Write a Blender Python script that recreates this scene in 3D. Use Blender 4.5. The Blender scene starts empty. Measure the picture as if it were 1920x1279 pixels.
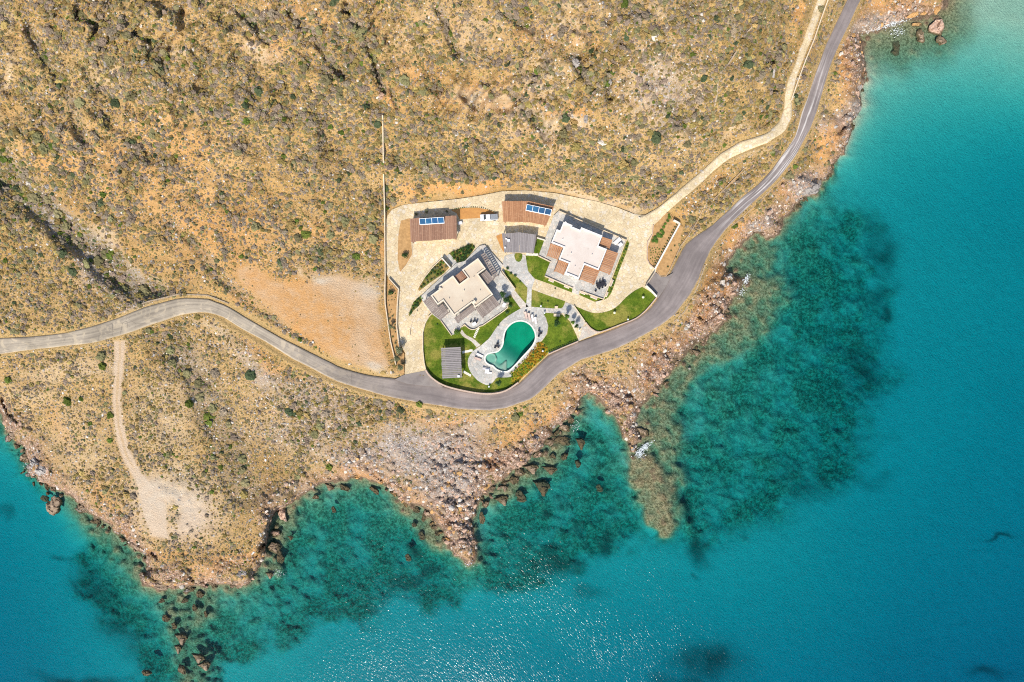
import bpy, math, random
import numpy as np
from mathutils import Vector, Matrix
from mathutils.geometry import tessellate_polygon

random.seed(7)
RNG = np.random.default_rng(11)
scene = bpy.context.scene
COL = scene.collection

# ------------------------------------------------------------------ camera, sky, sun, exposure
HC = 192.0            # flying height of the camera above the sea, m
FPX = 1280.0          # focal length of the photograph in its pixels (24 mm on 36 mm)
cam_d = bpy.data.cameras.new("camera")
cam_d.sensor_width = 36.0
cam_d.lens = 24.0
cam_d.clip_start = 1.0
cam_d.clip_end = 30000.0
cam = bpy.data.objects.new("camera", cam_d)
cam.location = (0, 0, HC)
cam.rotation_euler = (0, 0, 0)
COL.objects.link(cam)
scene.camera = cam

SUN_AZ = math.atan2(-0.31, -0.95)      # compass bearing of the sun (x east, y north)
SUN_EL = math.radians(47)
world = bpy.data.worlds.new("World")
scene.world = world
world.use_nodes = True
wnt = world.node_tree
sky = wnt.nodes.new("ShaderNodeTexSky")
sky.sky_type = 'NISHITA'
sky.sun_disc = False
sky.sun_elevation = SUN_EL
sky.sun_rotation = SUN_AZ % (2 * math.pi)
bg = wnt.nodes["Background"]
bg.inputs["Strength"].default_value = 0.14
wnt.links.new(sky.outputs["Color"], bg.inputs["Color"])

sun_d = bpy.data.lights.new("sun", 'SUN')
sun_d.energy = 4.0
sun_d.angle = math.radians(0.53)
sun_d.color = (1.0, 0.935, 0.835)
sun = bpy.data.objects.new("sun", sun_d)
sd = Vector((math.sin(SUN_AZ) * math.cos(SUN_EL), math.cos(SUN_AZ) * math.cos(SUN_EL), math.sin(SUN_EL)))
sun.rotation_euler = sd.to_track_quat('Z', 'Y').to_euler()
sun.location = sd * 300
COL.objects.link(sun)

scene.view_settings.view_transform = 'Standard'
scene.view_settings.look = 'None'
scene.view_settings.exposure = 0.35
scene.view_settings.gamma = 1.0
scene.view_settings.use_curve_mapping = False
scene.render.engine = 'CYCLES'
scene.cycles.transparent_max_bounces = 16
scene.cycles.max_bounces = 5
scene.cycles.diffuse_bounces = 2
scene.cycles.glossy_bounces = 2
scene.cycles.volume_bounces = 0
scene.cycles.caustics_reflective = False
scene.cycles.caustics_refractive = False
scene.cycles.filter_width = 1.1
scene.cycles.use_denoising = False

# ------------------------------------------------------------------ map helpers
def P(u, v, z):
    """survey point: map position (u, v) at ground height z -> metres"""
    k = (HC - z) / FPX
    return np.stack([(u - 960.0) * k, (639.5 - v) * k, z + 0.0 * u], axis=-1)

def p3(u, v, z):
    k = (HC - z) / FPX
    return Vector(((u - 960.0) * k, (639.5 - v) * k, z))

def _hash(ix, iy, seed):
    h = (ix.astype(np.int64) * 374761393 + iy.astype(np.int64) * 668265263 + seed * 974634777) & 0xFFFFFFFF
    h = ((h ^ (h >> 13)) * 1274126177) & 0xFFFFFFFF
    h = (h ^ (h >> 16)) & 0xFFFFFFFF
    return (h / 4294967295.0).astype(np.float32)

def vnoise(x, y, seed=0):
    ix = np.floor(x); iy = np.floor(y)
    fx = (x - ix).astype(np.float32); fy = (y - iy).astype(np.float32)
    fx = fx * fx * fx * (fx * (fx * 6 - 15) + 10); fy = fy * fy * fy * (fy * (fy * 6 - 15) + 10)
    a = _hash(ix, iy, seed); b = _hash(ix + 1, iy, seed); c = _hash(ix, iy + 1, seed); d = _hash(ix + 1, iy + 1, seed)
    return (a + (b - a) * fx) * (1 - fy) + (c + (d - c) * fx) * fy      # 0..1

def fbm(x, y, octv=4, seed=0, gain=0.5):
    t = 0; amp = 1; s = 0
    for o in range(octv):
        t = t + amp * (vnoise(x * 2 ** o + o * 17.3, y * 2 ** o - o * 9.1, seed + o) * 2 - 1)
        s += amp; amp *= gain
    return t / s                                                        # -1..1

def worley(x, y, seed=0):
    ix = np.floor(x); iy = np.floor(y)
    f1 = np.full(x.shape, 9.0, np.float32); f2 = f1.copy(); cid = np.zeros(x.shape, np.float32)
    for dx in (-1, 0, 1):
        for dy in (-1, 0, 1):
            cx = ix + dx; cy = iy + dy
            px = cx + _hash(cx, cy, seed); py = cy + _hash(cx, cy, seed + 5)
            d = np.sqrt((px - x) ** 2 + (py - y) ** 2).astype(np.float32)
            m = d < f1
            f2 = np.where(m, f1, np.minimum(f2, d))
            cid = np.where(m, _hash(cx, cy, seed + 9), cid)
            f1 = np.where(m, d, f1)
    return f1, f2, cid

def sstep(a, b, x):
    t = np.clip((x - a) / (b - a), 0, 1)
    return t * t * (3 - 2 * t)

def sdf(poly, U, V):
    """signed distance in map units, positive inside"""
    best = np.full(U.shape, 1e12, np.float32)
    inside = np.zeros(U.shape, bool)
    n = len(poly)
    for i in range(n):
        ax, ay = poly[i]; bx, by = poly[(i + 1) % n]
        ex, ey = bx - ax, by - ay
        L2 = ex * ex + ey * ey
        if L2 < 1e-9: continue
        wx = U - ax; wy = V - ay
        t = np.clip((wx * ex + wy * ey) / L2, 0, 1)
        d = (wx - t * ex) ** 2 + (wy - t * ey) ** 2
        best = np.minimum(best, d)
        if ay != by:
            c = ((ay > V) != (by > V)) & (U < ex * (V - ay) / ey + ax)
            inside ^= c
    d = np.sqrt(best)
    return np.where(inside, d, -d)

def linedist(line, U, V, vals=None):
    best = np.full(U.shape, 1e12, np.float32)
    val = np.zeros(U.shape, np.float32)
    for i in range(len(line) - 1):
        ax, ay = line[i]; bx, by = line[i + 1]
        ex, ey = bx - ax, by - ay
        L2 = ex * ex + ey * ey + 1e-9
        wx = U - ax; wy = V - ay
        t = np.clip((wx * ex + wy * ey) / L2, 0, 1)
        d = (wx - t * ex) ** 2 + (wy - t * ey) ** 2
        m = d < best
        if vals is not None:
            val = np.where(m, vals[i] + t * (vals[i + 1] - vals[i]), val)
        best = np.where(m, d, best)
    return np.sqrt(best), val

def resample(pts, n, closed=False):
    p = np.array(pts, float)
    if closed: p = np.vstack([p, p[:1]])
    s = np.concatenate([[0], np.cumsum(np.hypot(*np.diff(p, axis=0).T))])
    t = np.linspace(0, s[-1], n + 1 if closed else n)
    q = np.stack([np.interp(t, s, p[:, 0]), np.interp(t, s, p[:, 1])], -1)
    return q[:-1] if closed else q

def smooth(pts, n, closed=False):
    """Catmull-Rom through the points"""
    p = np.array(pts, float); N = len(p); out = []
    segs = N if closed else N - 1
    for i in range(segs):
        a = p[(i - 1) % N] if (closed or i > 0) else p[0]
        b = p[i]; c = p[(i + 1) % N]
        d = p[(i + 2) % N] if (closed or i + 2 < N) else p[-1]
        for k in range(n):
            t = k / n
            out.append(0.5 * ((2 * b) + (-a + c) * t + (2 * a - 5 * b + 4 * c - d) * t * t + (-a + 3 * b - 3 * c + d) * t ** 3))
    if not closed: out.append(p[-1])
    return [tuple(q) for q in out]

# ------------------------------------------------------------------ survey of the place (map units)
COAST = [(-3000, 300), (-1200, 420), (-500, 560), (-200, 690), (-60, 735), (0, 760), (8, 782), (16, 812), (30, 832), (44, 842), (52, 866), (56, 884), (72, 903), (88, 915),
         (110, 920), (133, 930), (150, 944), (178, 969), (207, 988), (231, 1006), (255, 1028), (280, 1040), (281, 1062), (263, 1082),
         (267, 1097), (308, 1103), (370, 1098), (415, 1095), (453, 1100), (471, 1091), (486, 1066), (494, 1042), (496, 1018), (502, 976),
         (518, 957), (545, 943), (553, 935), (578, 920), (607, 908), (645, 903), (670, 893), (692, 897), (716, 905), (735, 920), (752, 940), (775, 950), (790, 952), (800, 966),
         (815, 983), (835, 1004), (844, 1027), (862, 1045), (878, 1061), (894, 1050), (896, 1024), (889, 1003), (891, 967), (900, 944),
         (908, 928), (950, 892), (980, 868), (1008, 842), (1040, 808), (1060, 793), (1075, 780), (1090, 757), (1087, 743), (1097, 737), (1123, 752),
         (1138, 769), (1153, 780), (1165, 800), (1174, 825), (1181, 848), (1190, 846), (1199, 822), (1196, 792), (1202, 765), (1225, 741),
         (1250, 707), (1272, 682), (1307, 650), (1335, 629), (1355, 601), (1374, 566), (1388, 539), (1397, 522), (1376, 517), (1362, 514),
         (1363, 495), (1380, 468), (1400, 446), (1420, 434), (1436, 440), (1455, 437), (1463, 420), (1483, 402), (1498, 378), (1525, 362),
         (1540, 340), (1551, 325), (1563, 310), (1580, 290), (1585, 265), (1590, 248), (1600, 220), (1615, 197), (1614, 165), (1624, 150),
         (1620, 125), (1617, 100), (1612, 76), (1610, 62), (1630, 60), (1653, 48), (1690, 36), (1712, 38), (1745, 24), (1768, 12), (1790, -20), (1850, -60), (2000, -140),
         (2300, -330), (2800, -700), (4500, -2500), (4500, -60000), (-60000, -60000), (-60000, 300)]

ROAD_N = [(-1500, 560), (-900, 640), (-500, 655), (-200, 648), (0, 635), (60, 631), (125, 624), (175, 611.5), (225, 595), (275, 575), (338, 558.5), (388, 560), (425, 574), (475, 605), (545, 644),
          (585, 664), (635, 688), (685, 703), (723, 708), (765, 712), (800, 714), (835, 725), (875, 735), (920, 738.5), (948, 733), (972, 720), (1015, 678), (1030, 665),
          (1085, 641), (1120, 628), (1156, 614), (1196, 597.5), (1218, 579.5), (1234, 558), (1249, 532), (1263, 500), (1283, 460), (1307, 440),
          (1332, 424), (1360, 399), (1390, 372), (1420, 348), (1446, 319), (1467, 290), (1489, 260), (1498, 233), (1505, 207), (1516, 180), (1528, 140), (1548, 85),
          (1574, 30), (1588, 0), (1640, -110), (1720, -260), (1900, -520), (2100, -900)]
ROAD_S = [(-1500, 588), (-900, 668), (-500, 683), (-200, 676), (0, 663), (62, 656), (125, 648), (175, 643), (238, 625), (288, 607), (338, 590), (383, 585), (413, 592), (460, 620), (510, 648),
          (550, 673), (585, 690), (637, 717), (713, 740), (775, 753), (862, 767), (920, 769.5), (952, 764), (1000, 747), (1029, 720), (1048, 701),
          (1090, 675), (1148, 657), (1195, 635), (1241, 609), (1265, 590), (1293, 555), (1308, 527), (1321, 492), (1336, 462), (1360, 430), (1386, 404),
          (1426, 367), (1452, 342), (1472, 319), (1493, 290), (1518, 243), (1532, 208), (1545, 163), (1562, 108), (1580, 68), (1600, 28), (1613, 0), (1664, -105), (1745, -250), (1924, -508), (2125, -890)]
DRIVE_L = [(1196, 405), (1210, 403), (1235, 389), (1269, 360), (1301, 333), (1320, 317), (1352, 288), (1388, 267), (1440, 249), (1462, 228), (1471, 205), (1472, 175), (1477, 155),
           (1495, 108), (1511, 62), (1527, 15), (1545, -40), (1590, -160)]
DRIVE_R = [(1224, 425), (1240, 409), (1260, 389), (1294, 362), (1317, 341), (1336, 322), (1371, 294), (1412, 277), (1440, 268), (1472, 246), (1485, 218), (1484, 188), (1492, 152),
           (1506, 112), (1522, 73), (1537, 30), (1555, -20), (1604, -150)]
TRACK_L = [(214, 640), (216, 672), (214, 703), (212, 753), (217, 815), (233, 865), (256, 903), (264, 940), (272, 975), (285, 1005)]
TRACK_R = [(236, 640), (233, 660), (229, 700), (226, 740), (227, 780), (240, 840), (263, 885), (292, 915), (310, 940), (312, 975), (315, 1010)]
SPUR_L = [(1502, 24), (1512, 36), (1516, 46)]
FLAT = [(722, 500), (720, 430), (733, 388), (800, 376), (940, 354), (1040, 358), (1160, 386), (1215, 400), (1262, 398), (1282, 418), (1250, 520),
        (1234, 556), (1214, 579), (1192, 597), (1120, 626), (1085, 640), (1029, 663), (972, 717), (947, 732), (920, 737), (880, 735), (830, 722),
        (810, 710), (797, 697), (757, 704), (735, 665), (722, 600)]
LOT = [(440, 503), (470, 495), (505, 520), (540, 530), (600, 522), (640, 515), (690, 530), (712, 545), (716, 600), (724, 650), (735, 690), (700, 700),
       (640, 682), (600, 655), (545, 610), (500, 572), (455, 540)]
G = 9.0               # level of the villa grounds
POOL = smooth([(974, 603), (985, 604.6), (995, 611.5), (1001.5, 622.5), (1003, 633), (1000.5, 642), (994, 652), (978, 669.5), (966, 683), (954, 694),
               (944, 696), (932, 692), (925, 685.5), (918, 683), (911.5, 678), (910.5, 671), (914, 665.5), (921, 663), (933, 660.5), (941, 652.5),
               (944.5, 643), (945.5, 632), (948.5, 621), (955.5, 611.5), (964, 605.5)], 4, True)
DECK = smooth([(986, 576), (1000, 575.5), (1015, 584), (1023, 596), (1027, 611), (1024.5, 625.5), (1014, 640), (1006, 642), (1001, 655), (980, 679),
               (959, 698), (959, 706), (944, 708), (932, 708), (924, 717), (914, 722), (903, 718), (893, 711), (882, 697), (877, 681), (880, 668), (888, 657.5),
               (899, 650), (911, 640), (919, 632), (931, 614), (943, 600), (959, 588.5), (977, 578.5)], 3, True)

HPTS = np.array([(722, 500, 9), (760, 400, 9.5), (940, 356, 10), (1160, 390, 10), (960, 560, 9), (1100, 500, 9), (900, 700, 8.8), (1200, 560, 8.8),
    (-900, 655, 14), (-300, 665, 13), (0, 650, 12), (125, 635, 11.5), (230, 610, 11), (340, 572, 10.5), (440, 600, 10), (550, 660, 9.6), (640, 700, 9.2), (720, 722, 9), (860, 752, 8.6), (1000, 735, 8.4),
    (1130, 650, 8.4), (1250, 590, 8.5), (1310, 500, 8.5), (1390, 390, 8.4), (1470, 300, 8.4), (1520, 210, 8.5), (1560, 100, 9), (1600, 0, 9.5), (1800, -300, 11),
    (1290, 350, 10.5), (1350, 300, 11), (1470, 230, 11.5), (1500, 100, 13), (1540, 0, 14),
    (960, 250, 17), (960, 100, 30), (960, -100, 44), (1200, 300, 14), (1300, 150, 24), (1400, 50, 27), (1200, 0, 37), (720, 250, 17), (600, 350, 14),
    (600, 150, 25), (600, -50, 38), (350, 400, 14.5), (350, 200, 24), (300, 0, 35), (100, 450, 15), (100, 250, 21), (100, 0, 32), (-200, 400, 19),
    (-200, 0, 34), (0, 350, 17), (150, 470, 14), (-900, 300, 28), (1500, -300, 34), (600, -600, 55), (-600, -600, 50), (550, 570, 10.3), (650, 620, 9.7),
    (150, 750, 8.5), (80, 800, 6.5), (300, 800, 8), (330, 950, 6), (420, 980, 5.5), (430, 750, 8), (550, 800, 7), (650, 850, 5), (800, 850, 4.2),
    (850, 950, 3), (900, 850, 5), (1030, 760, 5), (1150, 720, 4), (1280, 640, 5), (1370, 480, 5.5), (1480, 350, 5.5), (1590, 180, 8.5), (1602, 110, 9.5), (1640, 20, 5),
    (520, 900, 5.5), (250, 880, 7), (488, 1005, 8), (492, 965, 8), (440, 1060, 6), (-400, 800, 8), (1200, 900, 4), (1800, 300, 5), (900, 1200, 3), (200, 1200, 4), (1800, 1100, 3)], float)
DPTS = np.array([(1700, 120, 1.6), (1850, 60, 1.3), (1920, 140, 2.0), (1680, 250, 3.8), (1800, 300, 5.2), (1920, 300, 5.8), (1600, 400, 5.0), (1500, 450, 4.0),
    (1750, 500, 6), (1920, 500, 6.4), (1600, 650, 6), (1450, 750, 4.5), (1600, 850, 6.5), (1800, 800, 7.2), (1920, 1000, 8.5), (1700, 1100, 8.5),
    (1500, 1100, 7), (1300, 900, 4.5), (1200, 1150, 7), (1000, 1000, 4.8), (900, 1200, 7), (650, 1000, 4.0), (600, 1150, 5), (420, 1180, 3.5),
    (150, 1100, 6), (50, 1000, 6.5), (30, 860, 5), (150, 1250, 7), (1100, 850, 3.6), (1600, 1290, 9.5), (1000, 1300, 8), (2300, 600, 9), (-300, 1100, 9), (1000, 1700, 14),
    (2300, 1500, 14), (-200, 1600, 14)], float)

def tps_fit(pts, lam):
    x = pts[:, :2] / 500.0
    d = np.hypot(x[:, None, 0] - x[None, :, 0], x[:, None, 1] - x[None, :, 1])
    K = np.where(d > 0, d * d * np.log(np.maximum(d, 1e-9)), 0) + lam * np.eye(len(x))
    Pm = np.c_[np.ones(len(x)), x]
    A = np.block([[K, Pm], [Pm.T, np.zeros((3, 3))]])
    return x, np.linalg.solve(A, np.r_[pts[:, 2], 0, 0, 0])

def tps_eval(fit, U, V):
    x, w = fit
    u = np.clip(U, -1500, 3400) / 500.0; v = np.clip(V, -1200, 2500) / 500.0
    r = w[-3] + w[-2] * u + w[-1] * v
    for i in range(len(x)):
        d2 = (u - x[i, 0]) ** 2 + (v - x[i, 1]) ** 2
        r = r + w[i] * 0.5 * d2 * np.log(np.maximum(d2, 1e-12))
    return r

HFIT = tps_fit(HPTS, 0.004)
DFIT = tps_fit(DPTS, 0.01)
def hbase(U, V):
    z = tps_eval(HFIT, U, V)
    return 60 * np.tanh(np.maximum(z, 1.0) / 60.0)

def strip_pairs(L, R, n):
    a = resample(L, n); b = resample(R, n)
    t = np.arange(n) * 1.0
    a = a + np.stack([fbm(t / 3, t * 0, 3, 7), fbm(t / 3, t * 0 + 9, 3, 8)], -1) * 1.3
    b = b + np.stack([fbm(t / 3, t * 0, 3, 17), fbm(t / 3, t * 0 + 9, 3, 18)], -1) * 1.3
    # pair right-hand points by nearest advance along the strip
    c = (a + b) / 2
    return a, b, c

def strip_z(c):
    z = hbase(c[:, 0], c[:, 1])
    k = np.ones(9) / 9
    zp = np.concatenate([np.full(4, z[0]), z, np.full(4, z[-1])])
    return np.convolve(zp, k, 'valid')

ROAD = strip_pairs(ROAD_N, ROAD_S, 300); ROAD_Z = strip_z(ROAD[2])
DRIVE = strip_pairs(DRIVE_L, DRIVE_R, 110); DRIVE_Z = strip_z(DRIVE[2])
DRIVE_Z = np.where(np.arange(110) < 12, G + 0.02 + (DRIVE_Z - G) * sstep(0, 12, np.arange(110)), DRIVE_Z)

# ------------------------------------------------------------------ the ground sheet: hillside, headland, shore and sea bed in one
STEP = 3.0
u0, u1, v0, v1 = -240, 2160, -240, 1520
def axis(a, b):
    far = np.geomspace(STEP * 1.5, 52000, 46)
    lo = a - np.cumsum(np.diff(np.r_[0, far])) * 1.0
    hi = b + np.cumsum(np.diff(np.r_[0, far])) * 1.0
    return np.r_[lo[::-1], np.arange(a, b + 0.1, STEP), hi]
US = axis(u0, u1); VS = axis(v0, v1)
UU, VV = np.meshgrid(US.astype(np.float32), VS.astype(np.float32))
U = UU.ravel(); V = VV.ravel()
XM = U / 7.0; YM = V / 7.0                      # metres on the map, for noise

_w1 = fbm(XM / 9, YM / 9, 4, 21); _w2 = fbm(XM / 9, YM / 9, 4, 31)
_, _, blk = worley(XM / 4.2 + 0.5 * _w1, YM / 4.2 + 0.5 * _w2, 92)
_, _, blk2 = worley(XM / 1.7 + 0.35 * _w1, YM / 1.7 + 0.35 * _w2, 90)
d_coast = sdf(COAST, U, V) + 1.6 * fbm(XM / 3.0, YM / 3.0, 3, 3) + 9.0 * (blk - 0.5) + 4.5 * (blk2 - 0.5)
d_flat = sdf(FLAT, U, V)
half_r = np.hypot(*(ROAD[0] - ROAD[1]).T) / 2
dr, zr = linedist(ROAD[2], U, V, ROAD_Z)
_, hr = linedist(ROAD[2], U, V, half_r)
d_road = hr - dr                                 # positive on the road
half_d = np.hypot(*(DRIVE[0] - DRIVE[1]).T) / 2
dd, zd = linedist(DRIVE[2], U, V, DRIVE_Z)
_, hd = linedist(DRIVE[2], U, V, half_d)
d_drive = hd - dd
d_lot = sdf(LOT, U, V) + 9 * _w1 + 5 * fbm(XM / 2.5, YM / 2.5, 3, 77)
track_poly = TRACK_L + TRACK_R[::-1]
d_track = sdf(track_poly, U, V)

def blob(lst, U=U, V=V, warp=True):
    m = np.zeros(U.shape, np.float32)
    wu = U; wv = V
    if warp:
        wu = U + 26 * WARP1; wv = V + 26 * WARP2
    for cx, cy, rx, ry, ang, w in lst:
        c, s = math.cos(math.radians(ang)), math.sin(math.radians(ang))
        x = ((wu - cx) * c + (wv - cy) * s) / rx; y = (-(wu - cx) * s + (wv - cy) * c) / ry
        m = np.maximum(m, w * np.exp(-np.maximum(x * x + y * y, 0) ** 1.3))
    return m
WARP1 = fbm(XM / 9, YM / 9, 4, 21); WARP2 = fbm(XM / 9, YM / 9, 4, 31)

base = hbase(U, V)
calm = np.minimum.reduce([sstep(2, 40, -d_flat), sstep(2, 28, -d_road), sstep(1, 18, -d_drive), 0.25 + 0.75 * sstep(0, 25, -d_lot), 0.2 + 0.8 * sstep(0, 10, -d_track)])
hillm = sstep(560, 250, V - 0.08 * (U - 700)) * sstep(1640, 1500, U)
rid = 1 - np.abs(fbm(XM / 13, YM / 13, 4, 40)) * 2.0
ridd = 1 - np.abs(fbm((XM * 0.8 + YM * 0.6) / 5.0, (YM * 0.8 - XM * 0.6) / 14.0, 4, 44)) * 2.0
craggy = blob([(1080, 130, 120, 90, 40, 1.0), (690, 60, 90, 80, 30, .9), (560, 40, 120, 60, 20, .8), (170, 40, 120, 50, 30, .8), (860, 180, 120, 50, 10, .9), (330, 60, 120, 50, 30, .8), (990, 200, 90, 60, 50, 1), (1440, 130, 40, 50, 60, .8), (1130, 40, 80, 40, 30, .7)])
z = base + calm * (hillm * (2.6 * fbm(XM / 18, YM / 18, 5, 50) + 2.0 * (rid - 0.5)) + craggy * (3.0 * ridd - 0.6 + 1.7 * fbm(XM / 3.2, YM / 3.2, 3, 54)) + 0.8 * fbm(XM / 7, YM / 7, 4, 60) + 0.26 * fbm(XM / 1.4, YM / 1.4, 3, 66) + hillm * 0.8 * (ridd - 0.5))
# water-cut gullies
def gully(line, depth, width, seed):
    d, _ = linedist(line, U + 10 * WARP1, V + 10 * WARP2)
    return depth * np.exp(-(d / width) ** 4) * (0.75 + 0.25 * fbm(XM / 4, YM / 4, 2, seed))
gul = gully([(-60, 250), (0, 310), (60, 372), (120, 424), (190, 484), (255, 535), (285, 558)], 3.2, 30, 70)
gul = np.maximum(gul, gully([(320, 640), (375, 715), (425, 820), (462, 920)], 1.5, 34, 72))
for ln_, dp_, wd_ in [([(148, 28), (165, 36), (182, 50)], 3.0, 8), ([(1068, 108), (1090, 140), (1112, 168)], 2.8, 10), ([(1139, 132), (1147, 182)], 2.6, 6), ([(1438, 105), (1456, 165)], 2.6, 9), ([(733, 166), (748, 198)], 2.2, 6), ([(860, 180), (885, 205)], 1.8, 6), ([(250, 62), (320, 90)], 1.8, 7),
                      ([(540, 20), (600, 90), (640, 140)], 2.2, 9), ([(655, 20), (700, 110), (716, 170)], 2.4, 9), ([(940, 20), (1000, 60), (1030, 130)], 2.0, 9), ([(960, 170), (1020, 260)], 2.0, 10), ([(440, 10), (500, 80)], 1.8, 9), ([(1240, 190), (1300, 240)], 1.2, 12), ([(820, 20), (870, 120)], 1.6, 10), ([(330, 420), (420, 520), (560, 640)], 0.9, 12), ([(60, 60), (120, 160), (160, 260)], 1.4, 12)]:
    gul = np.maximum(gul, gully(ln_, dp_, wd_, 75))
z = z - calm * gul * sstep(0, 14, -d_road)
# terraces below the east road and at the roadside bank
z = np.where(d_coast > 0, z, z)

# --- shore profile
CL = np.array([(505, 1000, 4), (500, 970, 4), (450, 1085, 5), (1616, 120, 7), (60, 870, 12), (240, 1000, 14), (690, 890, 8), (760, 930, 10), (830, 960, 22), (900, 900, 16), (1060, 780, 12), (1150, 760, 24),
               (1290, 620, 44), (1370, 560, 34), (1430, 440, 26), (1540, 320, 14), (1600, 210, 14), (1690, 30, 22), (330, 1080, 22), (600, 900, 30), (470, 1080, 14)], float)
wsum = 0; wl = 0
for cx, cy, w in CL:
    k = 1.0 / ((U - cx) ** 2 + (V - cy) ** 2 + 400.0) ** 1.5
    wsum = wsum + k; wl = wl + k * w
wl = 0.68 * wl / wsum
land = np.clip(d_coast, 0, None)
rise = 1 - np.exp(-(land / wl) ** 1.15)
z = z * rise
# --- rock of the shore
band_w = 1.0 + 0.35 * fbm(XM / 8, YM / 8, 3, 80)
rockw = blob([(850, 900, 70, 110, 15, 1.0), (930, 880, 50, 50, -30, 1.1), (1060, 770, 60, 26, -35, 1.0), (1240, 690, 60, 40, -45, 1.1), (1310, 620, 60, 34, -45, 1.1), (1375, 540, 24, 40, 10, 1.0), (690, 860, 60, 30, 10, .6), (420, 1065, 60, 26, -10, .8), (60, 850, 40, 30, 45, .9), (150, 930, 60, 18, 40, .9), (880, 960, 60, 110, 20, 1.2), (1000, 850, 120, 36, -38, 1.2), (1130, 740, 70, 45, 20, 1.2), (1190, 790, 40, 60, 0, 1.2), (1270, 670, 130, 42, -38, 1.2), (1350, 580, 60, 40, -55, 1.1),
              (1440, 420, 60, 24, -30, 1.0), (1510, 355, 50, 26, -35, 1.1), (1590, 240, 24, 60, 15, 1.1), (1605, 120, 24, 90, 0, 1.1), (1700, 25, 80, 26, -10, 1.0), (330, 1085, 80, 22, 0, 1.0),
              (740, 920, 90, 28, 40, 1.0), (500, 985, 26, 80, 10, 0.9), (240, 1000, 80, 20, 45, 1.0), (70, 880, 60, 30, 45, 1.0), (640, 890, 120, 24, -15, .8), (20, 800, 30, 40, 30, 1), (1365, 500, 20, 40, 0, .8)])
rockw = np.maximum(rockw, sstep(16, 3, d_coast) * 0.95)
rockw = rockw * sstep(-40, -4, d_coast) * np.minimum(sstep(0, 10, -d_road), sstep(0, 8, -d_flat))
f1, f2, cid = worley(XM / 1.7 + 0.35 * WARP1, YM / 1.7 + 0.35 * WARP2, 90)
g1, g2, gid = worley(XM / 0.95, YM / 0.95, 95)
crack = sstep(0.0, 0.22, f2 - f1); crack2 = sstep(0.0, 0.25, g2 - g1)
strata = np.abs(((XM * 0.55 - YM * 0.83) / 1.7 + 0.8 * WARP1) % 1.0 - 0.5) * 2
h1, h2, hid = worley(XM / 4.2 + 0.5 * WARP1, YM / 4.2 + 0.5 * WARP2, 92)
crack3 = sstep(0.0, 0.10, h2 - h1)
rough_rock = 1.1 * (cid - 0.45) * crack + 0.55 * (gid - 0.4) * crack2 - 0.5 * (1 - crack) + 0.4 * (strata - 0.5) + 1.7 * (hid - 0.4) * crack3 - 0.8 * (1 - crack3)
zland = z + np.where(d_coast > -4, rockw * rough_rock * sstep(-6, 10, d_coast) * (0.55 + 0.45 * sstep(0, 40, land)), 0)

# --- sea bed
dep = np.clip(tps_eval(DFIT, U, V) * 0.9, 0.8, 26)
far_s = np.clip((np.hypot(U - 960, V - 640) - 1700) / 4000.0, 0, 1)
dep = dep * (1 - far_s) + 26 * far_s
sea = np.clip(-d_coast, 0, None)
sw = 24.0 + 0 * U
steep = blob([(500, 1010, 60, 90, 0, 1), (1040, 840, 160, 70, -40, 1), (1130, 800, 60, 80, 0, 1), (840, 1030, 60, 90, 30, .8), (60, 900, 90, 60, 40, 1), (1560, 330, 80, 50, -40, .7), (1640, 140, 30, 60, 0, .6)])
sw = sw * (1 - 0.62 * steep)
dep = dep * (1 - np.exp(-(sea / sw) ** 1.0))
REEFS = [  # outline, depth over it, edge softness
    ([(1392, 516), (1440, 522), (1474, 527), (1480, 545), (1476, 575), (1452, 602), (1440, 635), (1418, 650), (1390, 662), (1335, 676), (1300, 700), (1290, 735), (1278, 752), (1260, 770), (1276, 800),
      (1284, 835), (1268, 862), (1288, 895), (1272, 925), (1284, 960), (1278, 990), (1256, 1004), (1236, 1000), (1212, 975), (1192, 930), (1178, 880), (1180, 845), (1210, 760), (1290, 660), (1360, 580)], 0.75, 9),
    ([(1176, 846), (1196, 848), (1222, 860), (1244, 890), (1262, 915), (1258, 940), (1272, 985), (1252, 1005), (1236, 1000), (1212, 975), (1192, 930), (1180, 885)], 0.35, 4, 0.25),
    ([(1358, 520), (1370, 480), (1415, 445), (1445, 452), (1462, 480), (1450, 510), (1410, 520)], 1.3, 16),
    ([(295, 1098), (392, 1100), (402, 1140), (385, 1180), (398, 1230), (405, 1300), (335, 1300), (318, 1220), (300, 1150)], 0.9, 12),
    ([(130, 925), (210, 985), (280, 1045), (262, 1085), (235, 1075), (180, 1010), (140, 965)], 1.2, 18),
    ([(735, 920), (800, 970), (838, 1010), (825, 1030), (790, 1010), (765, 975), (745, 950)], 0.9, 12),
    ([(905, 935), (1000, 860), (1050, 805), (1078, 790), (1072, 830), (1035, 880), (985, 915), (930, 950)], 0.95, 11),
    ([(498, 1045), (505, 990), (548, 950), (552, 985), (536, 1025), (520, 1075), (495, 1085)], 0.7, 9),
    ([(1600, 70), (1690, 40), (1790, 0), (1790, 60), (1760, 95), (1720, 90), (1690, 110), (1640, 100)], 0.9, 26)]
reefm = np.zeros(U.shape, np.float32)
for poly, rd, soft, *fall in REEFS:
    d = sdf(poly, U, V) + 12 * WARP1 + 9 * fbm(XM / 2.5, YM / 2.5, 4, 101)
    m = sstep(-soft * 2.2, soft * 1.2, d)
    tgt = rd * 0.75 + np.clip(sea - 6, 0, 90) / 105.0 * (fall[0] if fall else 1.0) + (0.45 if fall else 0.75) * fbm(XM / 3.5, YM / 3.5, 4, 103) - 0.5 * (cid - 0.5) * crack
    dep = dep * (1 - m) + np.minimum(dep, np.maximum(tgt, 0.12)) * m
    reefm = np.maximum(reefm, m)
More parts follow.
